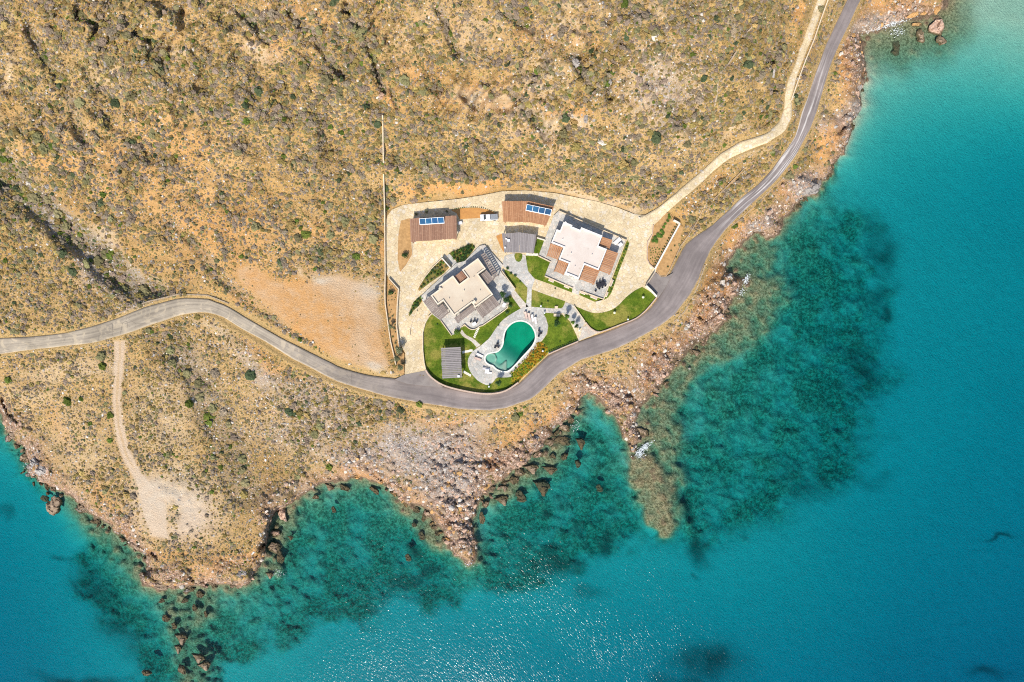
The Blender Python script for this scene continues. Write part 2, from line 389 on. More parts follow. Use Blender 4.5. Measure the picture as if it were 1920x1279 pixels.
ROCKY = [  # outlines of rocky sea bed
    ([(1390, 520), (1500, 370), (1560, 365), (1610, 385), (1650, 430), (1665, 500), (1640, 600), (1660, 700), (1640, 790), (1590, 890), (1500, 940), (1380, 1010), (1270, 1020), (1180, 860), (1200, 760), (1350, 600)], 48),
    ([(560, 900), (750, 900), (900, 1080), (860, 1130), (700, 1150), (500, 1200), (300, 1300), (250, 1270), (260, 1200), (150, 1090), (140, 1020), (120, 960), (200, 960), (300, 1080), (480, 1080)], 22),
    ([(900, 930), (1080, 760), (1190, 870), (1240, 1010), (1100, 1060), (960, 1100), (880, 1100)], 26),
    ([(300, 1100), (400, 1100), (420, 1200), (420, 1320), (230, 1320), (280, 1220)], 14)]
rockbed = np.zeros(U.shape, np.float32)
patch = fbm(XM / 6, YM / 6, 4, 110)
for poly, soft in ROCKY:
    d = sdf(poly, U, V) + 44 * WARP2 + 26 * patch
    rockbed = np.maximum(rockbed, sstep(-soft, soft, d))
weed = blob([(1655, 460, 26, 50, -20, 1), (1640, 560, 30, 30, 0, .8), (1660, 600, 14, 20, 0, 1), (1590, 742, 36, 6, 8, 1), (1610, 690, 40, 30, 30, .8), (1330, 1245, 70, 40, 10, .9), (1270, 1275, 50, 20, 0, .8),
             (1880, 1012, 36, 4, 12, 1), (1860, 1260, 40, 10, 0, .8), (150, 1272, 70, 12, 0, 1), (10, 965, 16, 10, 0, .7), (120, 1045, 20, 8, 20, .8), (230, 1190, 60, 30, 40, .6), (180, 1110, 50, 30, 40, .7),
             (1020, 965, 14, 10, 0, .9), (1050, 945, 14, 12, 0, .8), (1090, 985, 12, 9, 0, .8), (1130, 1010, 18, 22, 0, .9), (1137, 955, 10, 8, 0, .9), (1125, 912, 14, 8, 0, .8), (1035, 1030, 14, 14, 0, .9),
             (1320, 1035, 26, 20, 30, .9), (1310, 1075, 12, 6, 0, .8), (1240, 1020, 20, 8, 0, .8), (1045, 1060, 60, 20, 10, .7), (1100, 1105, 30, 14, 0, .6), (785, 1080, 40, 10, -10, .9), (740, 1085, 12, 24, 30, .8),
             (770, 1030, 20, 9, 20, .9), (790, 1005, 22, 10, 20, .9), (1290, 960, 10, 26, -30, 1.0), (1260, 920, 8, 22, -25, 1), (1500, 900, 60, 26, 10, .5), (1640, 900, 40, 12, 0, .4)])
nearrock = sstep(34, 4, sea + 16 * WARP1) * (U < 1570) * 0.9
rockbed = np.maximum(rockbed, nearrock)
reefm = np.maximum(reefm, nearrock * 0.75)
bedrough = rockbed * (0.5 * fbm(XM / 2.2, YM / 2.2, 4, 115) + 0.35 * (cid - 0.5) * crack) + 0.05 * fbm(XM / 1.5, YM / 1.5, 2, 118)
zsea = -np.maximum(dep - bedrough * np.clip(dep, 0, 1.6), 0.05)
# drying boulders break the surface near the rocky shores
bh1, bh2, bid = worley(XM / 1.9, YM / 1.9, 130)
emerg = reefm * sstep(0.55, 0.7, bid) * sstep(0.5, 0.2, bh1) * sstep(34, 6, sea + 14 * WARP1)
zsea = zsea + emerg * np.clip(-zsea + 0.25, 0, 1.4)
zz = np.where(d_coast > 0, np.maximum(zland, 0.02), zsea)
mixc = sstep(-2.0, 3.0, d_coast)
zz = np.where(np.abs(d_coast) < 3, zsea * (1 - mixc) + np.maximum(zland, 0.02) * mixc, zz)
# far country: soft hills
farl = np.clip((np.hypot(U - 960, V - 640) - 1500) / 3000.0, 0, 1)
zz = np.where(d_coast > 0, zz * (1 - farl) + farl * (30 + 20 * fbm(XM / 120, YM / 120, 3, 140)) * np.clip(d_coast / 300, 0, 1), zz)
# lay roads and grounds into the ground sheet
def cut(zz, d, zt, drop, soft, run=1.0):
    m = sstep(-soft, 0.0, d)
    return zz * (1 - m) + (zt - drop * sstep(-run, 2.5, d)) * m
zz = cut(zz, d_flat, np.full(U.shape, G, np.float32), 0.28, 16)
zz = cut(zz, d_drive, np.where(d_flat > -4, np.minimum(zd, G - 0.05), zd), 0.22, 14)
zz = cut(zz, d_road, zr, 0.25, 10)
d_deck = sdf([(1012, 600), (1005, 640), (960, 700), (900, 690), (905, 660), (940, 640), (945, 605), (975, 592)], U, V)
zz = np.where(d_deck > 0, G - 3.0, zz)
ZG = zz.reshape(UU.shape)

def ground(u, v):
    """ground height at map positions (bilinear)"""
    u = np.asarray(u, float); v = np.asarray(v, float)
    i = np.clip(np.searchsorted(US, u) - 1, 0, len(US) - 2); j = np.clip(np.searchsorted(VS, v) - 1, 0, len(VS) - 2)
    fu = (u - US[i]) / (US[i + 1] - US[i]); fv = (v - VS[j]) / (VS[j + 1] - VS[j])
    return (ZG[j, i] * (1 - fu) + ZG[j, i + 1] * fu) * (1 - fv) + (ZG[j + 1, i] * (1 - fu) + ZG[j + 1, i + 1] * fu) * fv

def sample(arr, u, v):
    a = arr.reshape(UU.shape)
    i = np.clip(np.rint(np.interp(u, US, np.arange(len(US)))).astype(int), 0, len(US) - 1)
    j = np.clip(np.rint(np.interp(v, VS, np.arange(len(VS)))).astype(int), 0, len(VS) - 1)
    return a[j, i]

# --- what the ground is made of (masks for the ground material)
orange = blob([(920, 205, 80, 18, 12, .9), (1040, 225, 60, 18, 20, .9), (790, 130, 40, 30, 20, .6), (1000, 70, 50, 20, 10, .6), (500, 92, 40, 12, 12, .9), (590, 590, 130, 70, 32, 1.15), (690, 640, 40, 50, 0, .8), (880, 345, 80, 14, -8, 1.3), (800, 366, 50, 14, -12, 1.2), (300, 380, 200, 110, 25, .5), (480, 420, 120, 60, 10, .45), (100, 300, 80, 40, 40, .6), (970, 190, 60, 26, 40, .6), (850, 60, 60, 30, 10, .4), (460, 560, 60, 20, 40, .8), (1620, 5, 30, 14, 0, 1), (1000, 260, 60, 16, 30, .5), (110, 800, 14, 60, -30, .6), (200, 930, 14, 60, -45, .8), (400, 430, 150, 90, 20, .75), (250, 320, 170, 70, 20, .55), (330, 260, 120, 50, 20, .6), (480, 520, 50, 34, 30, 1.0), (560, 570, 90, 60, 30, .9), (640, 590, 60, 70, 0, .7), (850, 354, 90, 14, -6, 1.3), (760, 370, 40, 16, -20, .8),
               (1592, 110, 20, 80, 5, 1.2), (1560, 270, 30, 44, 30, 1.1), (1545, 335, 24, 20, 0, .9), (1480, 370, 16, 16, 0, 1.1), (1385, 440, 20, 40, 30, 1.1), (1350, 530, 22, 34, 20, 1.2), (1330, 590, 14, 24, 30, .8), (1250, 652, 60, 9, -30, .8), (1010, 785, 90, 12, -38, 1.0),
               (870, 790, 120, 10, 8, .8), (520, 680, 90, 10, 35, .7), (560, 20, 60, 20, 30, .7), (505, 100, 30, 14, 10, .8), (735, 180, 30, 20, 20, 1.0), (870, 185, 60, 18, -15, .7), (1060, 220, 50, 22, -15, .8), (1085, 80, 40, 18, 10, .6),
               (165, 35, 26, 12, 30, 1.0), (110, 320, 40, 12, 50, 1.0), (60, 280, 16, 16, 0, .9), (1690, 12, 60, 12, -12, 1.2), (1640, 15, 50, 12, -20, 1.0), (1500, 20, 10, 26, 10, 1.3), (1505, 85, 6, 30, 20, 1.1), (690, 895, 60, 20, 30, 1.0), (780, 925, 40, 16, 40, .7), (440, 1050, 80, 20, -10, .8), (330, 1045, 60, 10, 0, .7),
               (1290, 380, 30, 12, -42, .8), (1330, 345, 40, 10, -42, .6), (600, 440, 60, 20, 10, .6), (700, 470, 24, 24, 0, .8), (1440, 350, 60, 8, -42, .7)])
pale = blob([(890, 192, 70, 16, 8, 1.1), (1005, 232, 70, 16, 42, 1.1), (1062, 238, 50, 13, -10, 1.2), (1080, 20, 50, 12, 5, .9), (480, 100, 46, 12, 12, 1.0), (310, 92, 50, 10, 25, 1.0), (1375, 250, 40, 10, -20, .8), (1010, 160, 60, 40, 60, .8), (1060, 60, 50, 30, 20, .7), (900, 60, 60, 40, 0, .5), (1240, 20, 70, 18, 0, .7), (780, 60, 50, 60, 30, .4), (960, 215, 70, 30, 40, .8), (150, 850, 60, 90, -20, .5), (60, 730, 60, 20, 10, .6), (330, 930, 90, 60, 10, .9), (300, 790, 70, 90, 0, .6), (130, 690, 100, 24, -5, .7), (1378, 40, 18, 16, 20, 1.5), (700, 692, 26, 9, 0, 1.4), (665, 640, 20, 30, 0, .35), (1230, 160, 70, 90, 10, .75), (900, 800, 24, 36, 10, 1.0), (880, 200, 50, 14, 20, .8), (1050, 240, 60, 14, 20, .7),
             (1000, 250, 70, 14, 60, .6), (1120, 372, 90, 9, 12, 1.1), (1180, 405, 30, 8, 10, 1.2), (320, 90, 40, 12, 25, .8), (430, 30, 20, 40, -20, .5), (190, 140, 40, 14, 10, .7), (1400, 290, 50, 10, -22, .7), (620, 850, 50, 8, 0, .5), (210, 450, 10, 20, -45, 1), (200, 452, 26, 8, 45, 1.2),
             (260, 505, 40, 6, 42, 1.0), (610, 905, 80, 10, -15, .9), (400, 620, 50, 16, 25, .8), (470, 690, 70, 16, 33, .7), (1040, 290, 40, 12, 30, .5), (5, 170, 10, 60, 10, 1.0), (20, 345, 20, 14, 30, 1.0), (15, 20, 14, 40, 0, .6), (600, 515, 30, 8, 0, 1.1), (560, 505, 8, 16, -30, .8), (690, 540, 24, 14, 20, .8)])
scree = blob([(820, 860, 70, 62, 45, 1.3), (760, 845, 80, 36, 20, 1.0), (690, 850, 70, 30, 10, .7), (600, 770, 110, 50, 20, .55), (500, 700, 70, 24, 35, .55), (560, 830, 90, 30, 10, .45), (1250, 170, 60, 70, 10, .5), (1520, 350, 40, 24, -30, .8), (1600, 210, 20, 36, 20, .8), (1425, 430, 30, 14, -30, .7), (1545, 240, 16, 30, 20, .5), (180, 515, 50, 30, 35, .6), (100, 410, 50, 24, 40, .5), (240, 560, 40, 20, 20, .5), (1640, 45, 50, 14, -18, .9), (340, 680, 30, 30, 0, .4)])
scree = np.maximum(scree, blob([(840, 905, 44, 30, 45, 1.0)]))
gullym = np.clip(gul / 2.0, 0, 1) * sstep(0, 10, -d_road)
patch2 = fbm(XM / 2.6, YM / 2.6, 4, 112)
sandm = np.clip(1 - np.maximum(rockbed * (0.86 + 0.5 * patch + 0.3 * patch2), reefm), 0, 1)
weedm = np.clip(weed * (0.75 + 0.5 * patch), 0, 1)
d_tc, _ = linedist([((a[0] + b_[0]) / 2, (a[1] + b_[1]) / 2) for a, b_ in zip(TRACK_L, TRACK_R)], U, V)
dirt = np.maximum(sstep(-6, 3, d_track) * (1 - 0.55 * sstep(2.6, 0.8, d_tc + 1.5 * WARP1) * sstep(900, 860, V)), np.maximum(sstep(-4, 10, d_lot) * 0.85, 0))
verge = np.maximum(sstep(-12, -1, d_road), sstep(-8, -1, d_drive))
islnd = blob([(325, 970, 24, 18, 20, 1)])
plaza = blob([(330, 962, 78, 52, 15, 1.2), (290, 920, 40, 26, 20, 1.0)], warp=False) * (1 - islnd)

def mesh_from(name, verts, faces, mat=None, smooth_shade=False):
    me = bpy.data.meshes.new(name)
    verts = np.asarray(verts, np.float32)
    if isinstance(faces, np.ndarray):
        n, k = faces.shape
        me.vertices.add(len(verts)); me.vertices.foreach_set("co", verts.ravel())
        me.loops.add(n * k); me.loops.foreach_set("vertex_index", faces.astype(np.int32).ravel())
        me.polygons.add(n)
        me.polygons.foreach_set("loop_start", np.arange(0, n * k, k, dtype=np.int32))
        me.polygons.foreach_set("loop_total", np.full(n, k, np.int32))
        me.update(calc_edges=True)
    else:
        me.from_pydata([tuple(map(float, p)) for p in verts], [], faces)
        me.update()
    if smooth_shade:
        me.polygons.foreach_set("use_smooth", np.ones(len(me.polygons), bool))
    if mat is not None: me.materials.append(mat)
    return me

def obj(name, verts, faces, mat, parent=None, smooth_shade=False, base=None):
    """one mesh object; verts in world metres; parent's location is taken off"""
    verts = np.asarray(verts, np.float64)
    if parent is not None:
        off = np.array(parent["_o"] if "_o" in parent.keys() else parent.location)
        verts = verts - off
    elif base is not None:
        verts = verts - np.array(base)
    o = bpy.data.objects.new(name, mesh_from(name, verts, faces, mat, smooth_shade))
    COL.objects.link(o)
    if parent is not None: o.parent = parent
    elif base is not None: o.location = base
    return o

def tag(o, label=None, cat=None, group=None, kind=None):
    if label: o["label"] = label
    if cat: o["category"] = cat
    if group: o["group"] = group
    if kind: o["kind"] = kind
    return o

def thing(name, label, cat, loc, group=None):
    o = bpy.data.objects.new(name, None)
    o.empty_display_size = 0.3
    o.location = loc
    COL.objects.link(o)
    return tag(o, label, cat, group)

# ------------------------------------------------------------------ materials
class NB:
    def __init__(self, name):
        self.m = bpy.data.materials.new(name)
        self.m.use_nodes = True
        self.t = self.m.node_tree
        self.bsdf = self.t.nodes["Principled BSDF"]
        self.out = self.t.nodes["Material Output"]
        self.bsdf.inputs["Roughness"].default_value = 0.85
        self.bsdf.inputs["Specular IOR Level"].default_value = 0.25
    def n(self, typ, **kw):
        nd = self.t.nodes.new(typ)
        for k, v in kw.items():
            if hasattr(nd, k): setattr(nd, k, v)
        return nd
    def link(self, a, b): self.t.links.new(a, b)
    def co(self, kind="Object"):
        if not hasattr(self, "_c"): self._c = self.n("ShaderNodeTexCoord")
        return self._c.outputs[kind]
    def pos(self):
        if not hasattr(self, "_g"): self._g = self.n("ShaderNodeNewGeometry")
        return self._g.outputs["Position"]
    def val(self, sock, v):
        if isinstance(v, (int, float)): sock.default_value = v
        elif isinstance(v, tuple): sock.default_value = v if len(v) == 4 or sock.type != 'RGBA' else (*v, 1.0)
        else: self.link(v, sock)
    def noise(self, scale, detail=3.0, rough=0.55, vec=None, dist=0.0):
        nd = self.n("ShaderNodeTexNoise")
        nd.inputs["Scale"].default_value = scale; nd.inputs["Detail"].default_value = detail
        nd.inputs["Roughness"].default_value = rough; nd.inputs["Distortion"].default_value = dist
        self.link(vec if vec is not None else self.pos(), nd.inputs["Vector"])
        return nd.outputs["Fac"]
    def voro(self, scale, feature='F1', vec=None, out="Distance", rnd=1.0):
        nd = self.n("ShaderNodeTexVoronoi"); nd.feature = feature
        nd.inputs["Scale"].default_value = scale; nd.inputs["Randomness"].default_value = rnd
        self.link(vec if vec is not None else self.pos(), nd.inputs["Vector"])
        return nd.outputs[out]
    def ramp(self, fac, a, b, lo=0.0, hi=1.0):
        nd = self.n("ShaderNodeMapRange"); nd.interpolation_type = 'SMOOTHSTEP'
        self.val(nd.inputs["Value"], fac)
        nd.inputs["From Min"].default_value = a; nd.inputs["From Max"].default_value = b
        nd.inputs["To Min"].default_value = lo; nd.inputs["To Max"].default_value = hi
        return nd.outputs["Result"]
    def mix(self, fac, a, b, mode='MIX'):
        nd = self.n("ShaderNodeMix"); nd.data_type = 'RGBA'; nd.blend_type = mode
        self.val(nd.inputs[0], fac); self.val(nd.inputs[6], a); self.val(nd.inputs[7], b)
        return nd.outputs[2]
    def math(self, op, a, b=0.0, clamp=False):
        nd = self.n("ShaderNodeMath"); nd.operation = op; nd.use_clamp = clamp
        self.val(nd.inputs[0], a); self.val(nd.inputs[1], b)
        return nd.outputs[0]
    def attr(self, name):
        nd = self.n("ShaderNodeAttribute"); nd.attribute_name = name
        return nd
    def sep(self, col):
        nd = self.n("ShaderNodeSeparateColor"); self.link(col, nd.inputs[0]); return nd.outputs
    def rand(self):
        nd = self.n("ShaderNodeObjectInfo"); return nd.outputs["Random"]
    def bump(self, h, strength=0.5, dist=0.1):
        nd = self.n("ShaderNodeBump"); nd.inputs["Strength"].default_value = strength; nd.inputs["Distance"].default_value = dist
        self.link(h, nd.inputs["Height"]); self.link(nd.outputs["Normal"], self.bsdf.inputs["Normal"])
    def color(self, c): self.val(self.bsdf.inputs["Base Color"], c)
    def rough(self, r): self.val(self.bsdf.inputs["Roughness"], r)

def plain(name, c, c2=None, scale=3.0, rough=0.8, bump=0.0, rand=0.0, spec=0.25, detail=4.0):
    b = NB(name)
    c2 = c2 or tuple(x * 0.78 for x in c)
    f = b.noise(scale, detail, 0.6)
    col = b.mix(b.ramp(f, 0.3, 0.7), c2, c)
    if rand:
        h = b.n("ShaderNodeHueSaturation"); b.link(col, h.inputs["Color"])
        b.link(b.math('ADD', b.math('MULTIPLY', b.rand(), 2 * rand), 1 - rand), h.inputs["Value"])
        col = h.outputs["Color"]
    b.color(col); b.rough(rough); b.bsdf.inputs["Specular IOR Level"].default_value = spec
    if bump: b.bump(f, 0.6, bump)
    return b.m

# --- the ground
def ground_material():
    b = NB("ground_dry_hillside")
    A = b.sep(b.attr("ma").outputs["Color"]); Bm = b.sep(b.attr("mb").outputs["Color"]); Cm = b.sep(b.attr("mc").outputs["Color"])
    SCR = b.sep(b.attr("md").outputs["Color"])[0]
    n_big = b.noise(0.07, 2, 0.6); n_mid = b.noise(0.5, 3, 0.65); n_fine = b.noise(2.6, 3, 0.75); n_grit = b.noise(9.0, 1, 0.7)
    soil = b.mix(b.ramp(n_big, 0.35, 0.65), (0.455, 0.275, 0.10), (0.53, 0.345, 0.15))
    soil = b.mix(b.math('MULTIPLY', b.ramp(n_mid, 0.45, 0.7), 0.7), soil, (0.34, 0.225, 0.085))
    litter = b.ramp(n_fine, 0.50, 0.66)
    soil = b.mix(b.math('MULTIPLY', litter, 0.75), soil, (0.235, 0.175, 0.075))
    peb = b.voro(2.1); pebcol = b.voro(2.1, out="Color")
    pebf = b.math('MULTIPLY', b.ramp(peb, 0.24, 0.14), b.ramp(b.sep(pebcol)[0], 0.62, 0.75))
    soil = b.mix(b.math('MULTIPLY', pebf, 0.8), soil, (0.60, 0.53, 0.43))
    # red-orange earth
    of = b.math('MULTIPLY', A[0], b.ramp(n_mid, 0.2, 0.62, 0.35, 1.0), True)
    orange_c = b.mix(b.ramp(n_fine, 0.35, 0.65), (0.56, 0.265, 0.08), (0.64, 0.36, 0.14))
    col = b.mix(of, soil, orange_c)
    pf = b.math('MULTIPLY', A[1], b.ramp(n_mid, 0.3, 0.6, 0.45, 1.1), True)
    col = b.mix(pf, col, b.mix(n_fine, (0.47, 0.345, 0.205), (0.63, 0.485, 0.31)))
    # darker grey-brown, stronger where the gullies are deeper
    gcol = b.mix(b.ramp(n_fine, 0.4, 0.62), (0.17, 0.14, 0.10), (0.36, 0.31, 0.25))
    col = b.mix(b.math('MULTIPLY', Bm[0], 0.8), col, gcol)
    # conglomerate of the shore
    wv = b.n("ShaderNodeVectorMath"); wv.operation = 'MULTIPLY_ADD'; wn = b.n("ShaderNodeTexNoise"); wn.inputs["Scale"].default_value = 0.9; wn.inputs["Detail"].default_value = 2.0; b.link(b.pos(), wn.inputs["Vector"]); b.link(wn.outputs["Color"], wv.inputs[0]); wv.inputs[1].default_value = (1.3, 1.3, 1.3); b.link(b.pos(), wv.inputs[2])
    vc = b.sep(b.voro(1.0, out="Color", vec=wv.outputs[0])); vd = b.voro(1.0, 'DISTANCE_TO_EDGE', vec=wv.outputs[0]); vs = b.sep(b.voro(2.7, out="Color", vec=wv.outputs[0])); vsd = b.voro(2.7, 'DISTANCE_TO_EDGE', vec=wv.outputs[0])
    rock = b.mix(vc[0], (0.42, 0.25, 0.165), (0.60, 0.42, 0.31))
    rock = b.mix(b.ramp(vs[1], 0.55, 0.9), rock, (0.62, 0.50, 0.42))
    rock = b.mix(b.ramp(vs[2], 0.75, 0.95), rock, (0.30, 0.17, 0.10))
    rock = b.mix(b.ramp(b.noise(0.25, 3), 0.5, 0.68), rock, (0.46, 0.22, 0.09))
    crk = b.math('MULTIPLY', b.ramp(vd, 0.0, 0.15), b.ramp(vsd, -0.03, 0.12))
    rock = b.mix(crk, (0.13, 0.085, 0.06), rock)
    # grey beach shingle
    sc = b.sep(b.voro(2.4, out="Color")); sde = b.voro(2.4, 'DISTANCE_TO_EDGE')
    shing = b.mix(sc[0], (0.32, 0.265, 0.225), (0.53, 0.45, 0.385))
    shing = b.mix(b.ramp(sc[1], 0.86, 0.95), shing, (0.66, 0.58, 0.50))
    shing = b.mix(b.ramp(sde, 0.0, 0.10), (0.14, 0.12, 0.11), shing)
    scf = b.math('MULTIPLY', SCR, b.ramp(b.noise(1.1, 4), 0.3, 0.6, 0.5, 1.2), True)
    col = b.mix(A[2], col, b.mix(b.math('MULTIPLY', of, 0.42), rock, orange_c))
    col = b.mix(scf, col, shing)
    # dirt track and parking, trodden flat
    dcol = b.mix(b.ramp(n_fine, 0.3, 0.7), (0.54, 0.395, 0.26), (0.61, 0.465, 0.325))
    dcol = b.mix(of, dcol, b.mix(n_fine, (0.52, 0.275, 0.10), (0.58, 0.335, 0.145)))
    dcol = b.mix(pf, dcol, (0.55, 0.46, 0.35))
    col = b.mix(Cm[0], col, dcol)
    vcol = b.mix(b.ramp(n_fine, 0.4, 0.65), (0.50, 0.34, 0.15), (0.30, 0.22, 0.09))
    col = b.mix(b.math('MULTIPLY', Cm[1], 0.75), col, vcol)
    # sea bed
    sand = b.mix(n_mid, (0.47, 0.44, 0.31), (0.55, 0.515, 0.37))
    brock = b.mix(b.ramp(b.noise(1.3, 3, 0.75), 0.38, 0.64), (0.11, 0.12, 0.065), (0.33, 0.34, 0.19))
    bed = b.mix(Bm[1], brock, sand)
    reef = b.mix(b.ramp(b.noise(1.6, 3, 0.8), 0.36, 0.62), (0.13, 0.10, 0.045), (0.42, 0.315, 0.175))
    bed = b.mix(Bm[2], bed, reef)
    bed = b.mix(Cm[2], bed, b.mix(b.noise(1.5, 4), (0.03, 0.05, 0.035), (0.09, 0.11, 0.07)))
    wetrock = b.mix(vs[0], (0.10, 0.07, 0.045), (0.24, 0.17, 0.11))
    sepz = b.n("ShaderNodeSeparateXYZ"); b.link(b.pos(), sepz.inputs[0])
    zpos = sepz.outputs["Z"]
    zj = b.math('ADD', zpos, b.math('MULTIPLY', b.math('SUBTRACT', n_fine, 0.5), 0.5))
    col = b.mix(b.ramp(zj, 1.0, 0.28), col, wetrock)
    col = b.mix(b.ramp(zpos, 0.02, -0.25), col, bed)
    grit = b.ramp(n_grit, 0.25, 0.75, 0.72, 1.25)
    gv = b.n("ShaderNodeCombineColor"); [b.link(grit, gv.inputs[i]) for i in range(3)]
    col = b.mix(1.0, col, gv.outputs[0], 'MULTIPLY')
    b.color(col); b.rough(0.95); b.bsdf.inputs["Specular IOR Level"].default_value = 0.1
    b.bump(n_fine, 0.8, 0.42)
    return b.m

gm = ground_material()
nu, nv = len(US), len(VS)
idx = np.arange(nu * nv).reshape(nv, nu)
faces = np.stack([idx[:-1, :-1], idx[1:, :-1], idx[1:, 1:], idx[:-1, 1:]], -1).reshape(-1, 4)
gverts = P(U.astype(np.float64), V.astype(np.float64), zz.astype(np.float64))
gob = obj("terrain", gverts, faces, gm, smooth_shade=True)
tag(gob, kind="structure")
def set_attr(o, name, cols):
    a = o.data.attributes.new(name, 'FLOAT_COLOR', 'POINT')
    arr = np.ones((len(o.data.vertices), 4), np.float32)
    for i, c in enumerate(cols): arr[:, i] = np.clip(c, 0, 1)
    a.data.foreach_set("color", arr.ravel())
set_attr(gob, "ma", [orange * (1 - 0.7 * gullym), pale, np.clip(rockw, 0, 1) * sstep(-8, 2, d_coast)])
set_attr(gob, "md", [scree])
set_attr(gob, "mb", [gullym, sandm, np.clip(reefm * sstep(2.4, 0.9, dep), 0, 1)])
set_attr(gob, "mc", [np.maximum(dirt, plaza), verge, weedm])

# ------------------------------------------------------------------ the sea
def water_material(name, absorb, density, wave=1.0, refl=0.52, rough=0.16, rot=50, sc=1.0):
    b = NB(name)
    b.t.nodes.remove(b.bsdf)
    def crest(angle, sx, sy):
        r_ = b.n("ShaderNodeMapping"); r_.inputs["Rotation"].default_value = (0, 0, math.radians(angle)); b.link(b.pos(), r_.inputs["Vector"])
        k_ = b.n("ShaderNodeMapping"); k_.inputs["Scale"].default_value = (sx, sy, 1.0); b.link(r_.outputs[0], k_.inputs["Vector"])
        return k_
    mp = crest(rot, 0.55 * sc, 1.3 * sc)
    mp2 = crest(rot + 20, 0.09, 0.20)
    n1 = b.noise(1.7, 2.0, 0.55, mp.outputs[0]); n2 = b.noise(1.0, 2, 0.5, mp2.outputs[0])
    amp = b.ramp(b.noise(0.03, 3), 0.3, 0.7, 0.6, 1.15)
    h = b.math('ADD', b.math('MULTIPLY', n1, 0.125), b.math('MULTIPLY', n2, 0.10))
    h = b.math('MULTIPLY', h, amp)
    bp = b.n("ShaderNodeBump"); bp.inputs["Strength"].default_value = 1.0; bp.inputs["Distance"].default_value = 1.0 * wave
    b.link(h, bp.inputs["Height"])
    fr = b.n("ShaderNodeFresnel"); fr.inputs["IOR"].default_value = 1.33; b.link(bp.outputs[0], fr.inputs["Normal"])
    gl = b.n("ShaderNodeBsdfGlossy"); gl.inputs["Roughness"].default_value = rough; b.link(bp.outputs[0], gl.inputs["Normal"])
    tr = b.n("ShaderNodeBsdfTransparent")
    mx = b.n("ShaderNodeMixShader")
    b.link(b.math('MULTIPLY', fr.outputs[0], refl, True), mx.inputs[0]); b.link(tr.outputs[0], mx.inputs[1]); b.link(gl.outputs[0], mx.inputs[2])
    b.link(mx.outputs[0], b.out.inputs["Surface"])
    va = b.n("ShaderNodeVolumeAbsorption"); va.inputs["Color"].default_value = (*absorb, 1); va.inputs["Density"].default_value = density
    b.link(va.outputs[0], b.out.inputs["Volume"])
    return b.m

def box_data(x0, x1, y0, y1, z0, z1):
    v = [(x0, y0, z0), (x1, y0, z0), (x1, y1, z0), (x0, y1, z0), (x0, y0, z1), (x1, y0, z1), (x1, y1, z1), (x0, y1, z1)]
    f = [(0, 3, 2, 1), (4, 5, 6, 7), (0, 1, 5, 4), (1, 2, 6, 5), (2, 3, 7, 6), (3, 0, 4, 7)]
    return v, f
SEA_MAT = water_material("sea_water", (0.0, 0.838, 0.930), 0.38)
v, f = box_data(-6000, 6000, -6000, 6000, -40, 0.0)
sea_o = obj("sea", v, f, SEA_MAT)
tag(sea_o, kind="structure")

# ------------------------------------------------------------------ roads
def strip_obj(name, L, R, Z, mat, cross=6, lift=0.0, parent=None, edge_drop=0.25):
    n = len(Z)
    L3 = P(L[:, 0], L[:, 1], Z + lift); R3 = P(R[:, 0], R[:, 1], Z + lift)
    rows = []
    along = np.concatenate([[0], np.cumsum(np.hypot(*np.diff((L3 + R3)[:, :2] / 2, axis=0).T))])
    T = np.linspace(0, 1, cross + 1)
    vs = [L3 - [0, 0, edge_drop]] + [L3 * (1 - t) + R3 * t for t in T] + [R3 - [0, 0, edge_drop]]
    tv = [0.0] + list(T) + [1.0]
    k = len(vs)
    verts = np.stack(vs, 1).reshape(-1, 3)
    i = np.arange(n * k).reshape(n, k)
    fc = np.stack([i[:-1, :-1], i[1:, :-1], i[1:, 1:], i[:-1, 1:]], -1).reshape(-1, 4)
    o = obj(name, verts, fc, mat, parent)
    a = o.data.attributes.new("lane", 'FLOAT_COLOR', 'POINT')
    arr = np.ones((len(verts), 4), np.float32)
    arr[:, 0] = np.tile(tv, n); arr[:, 1] = np.repeat(along / 1000.0, k); arr[:, 2] = np.repeat(L[:, 0] / 2000.0, k)
    a.data.foreach_set("color", arr.ravel())
    return o

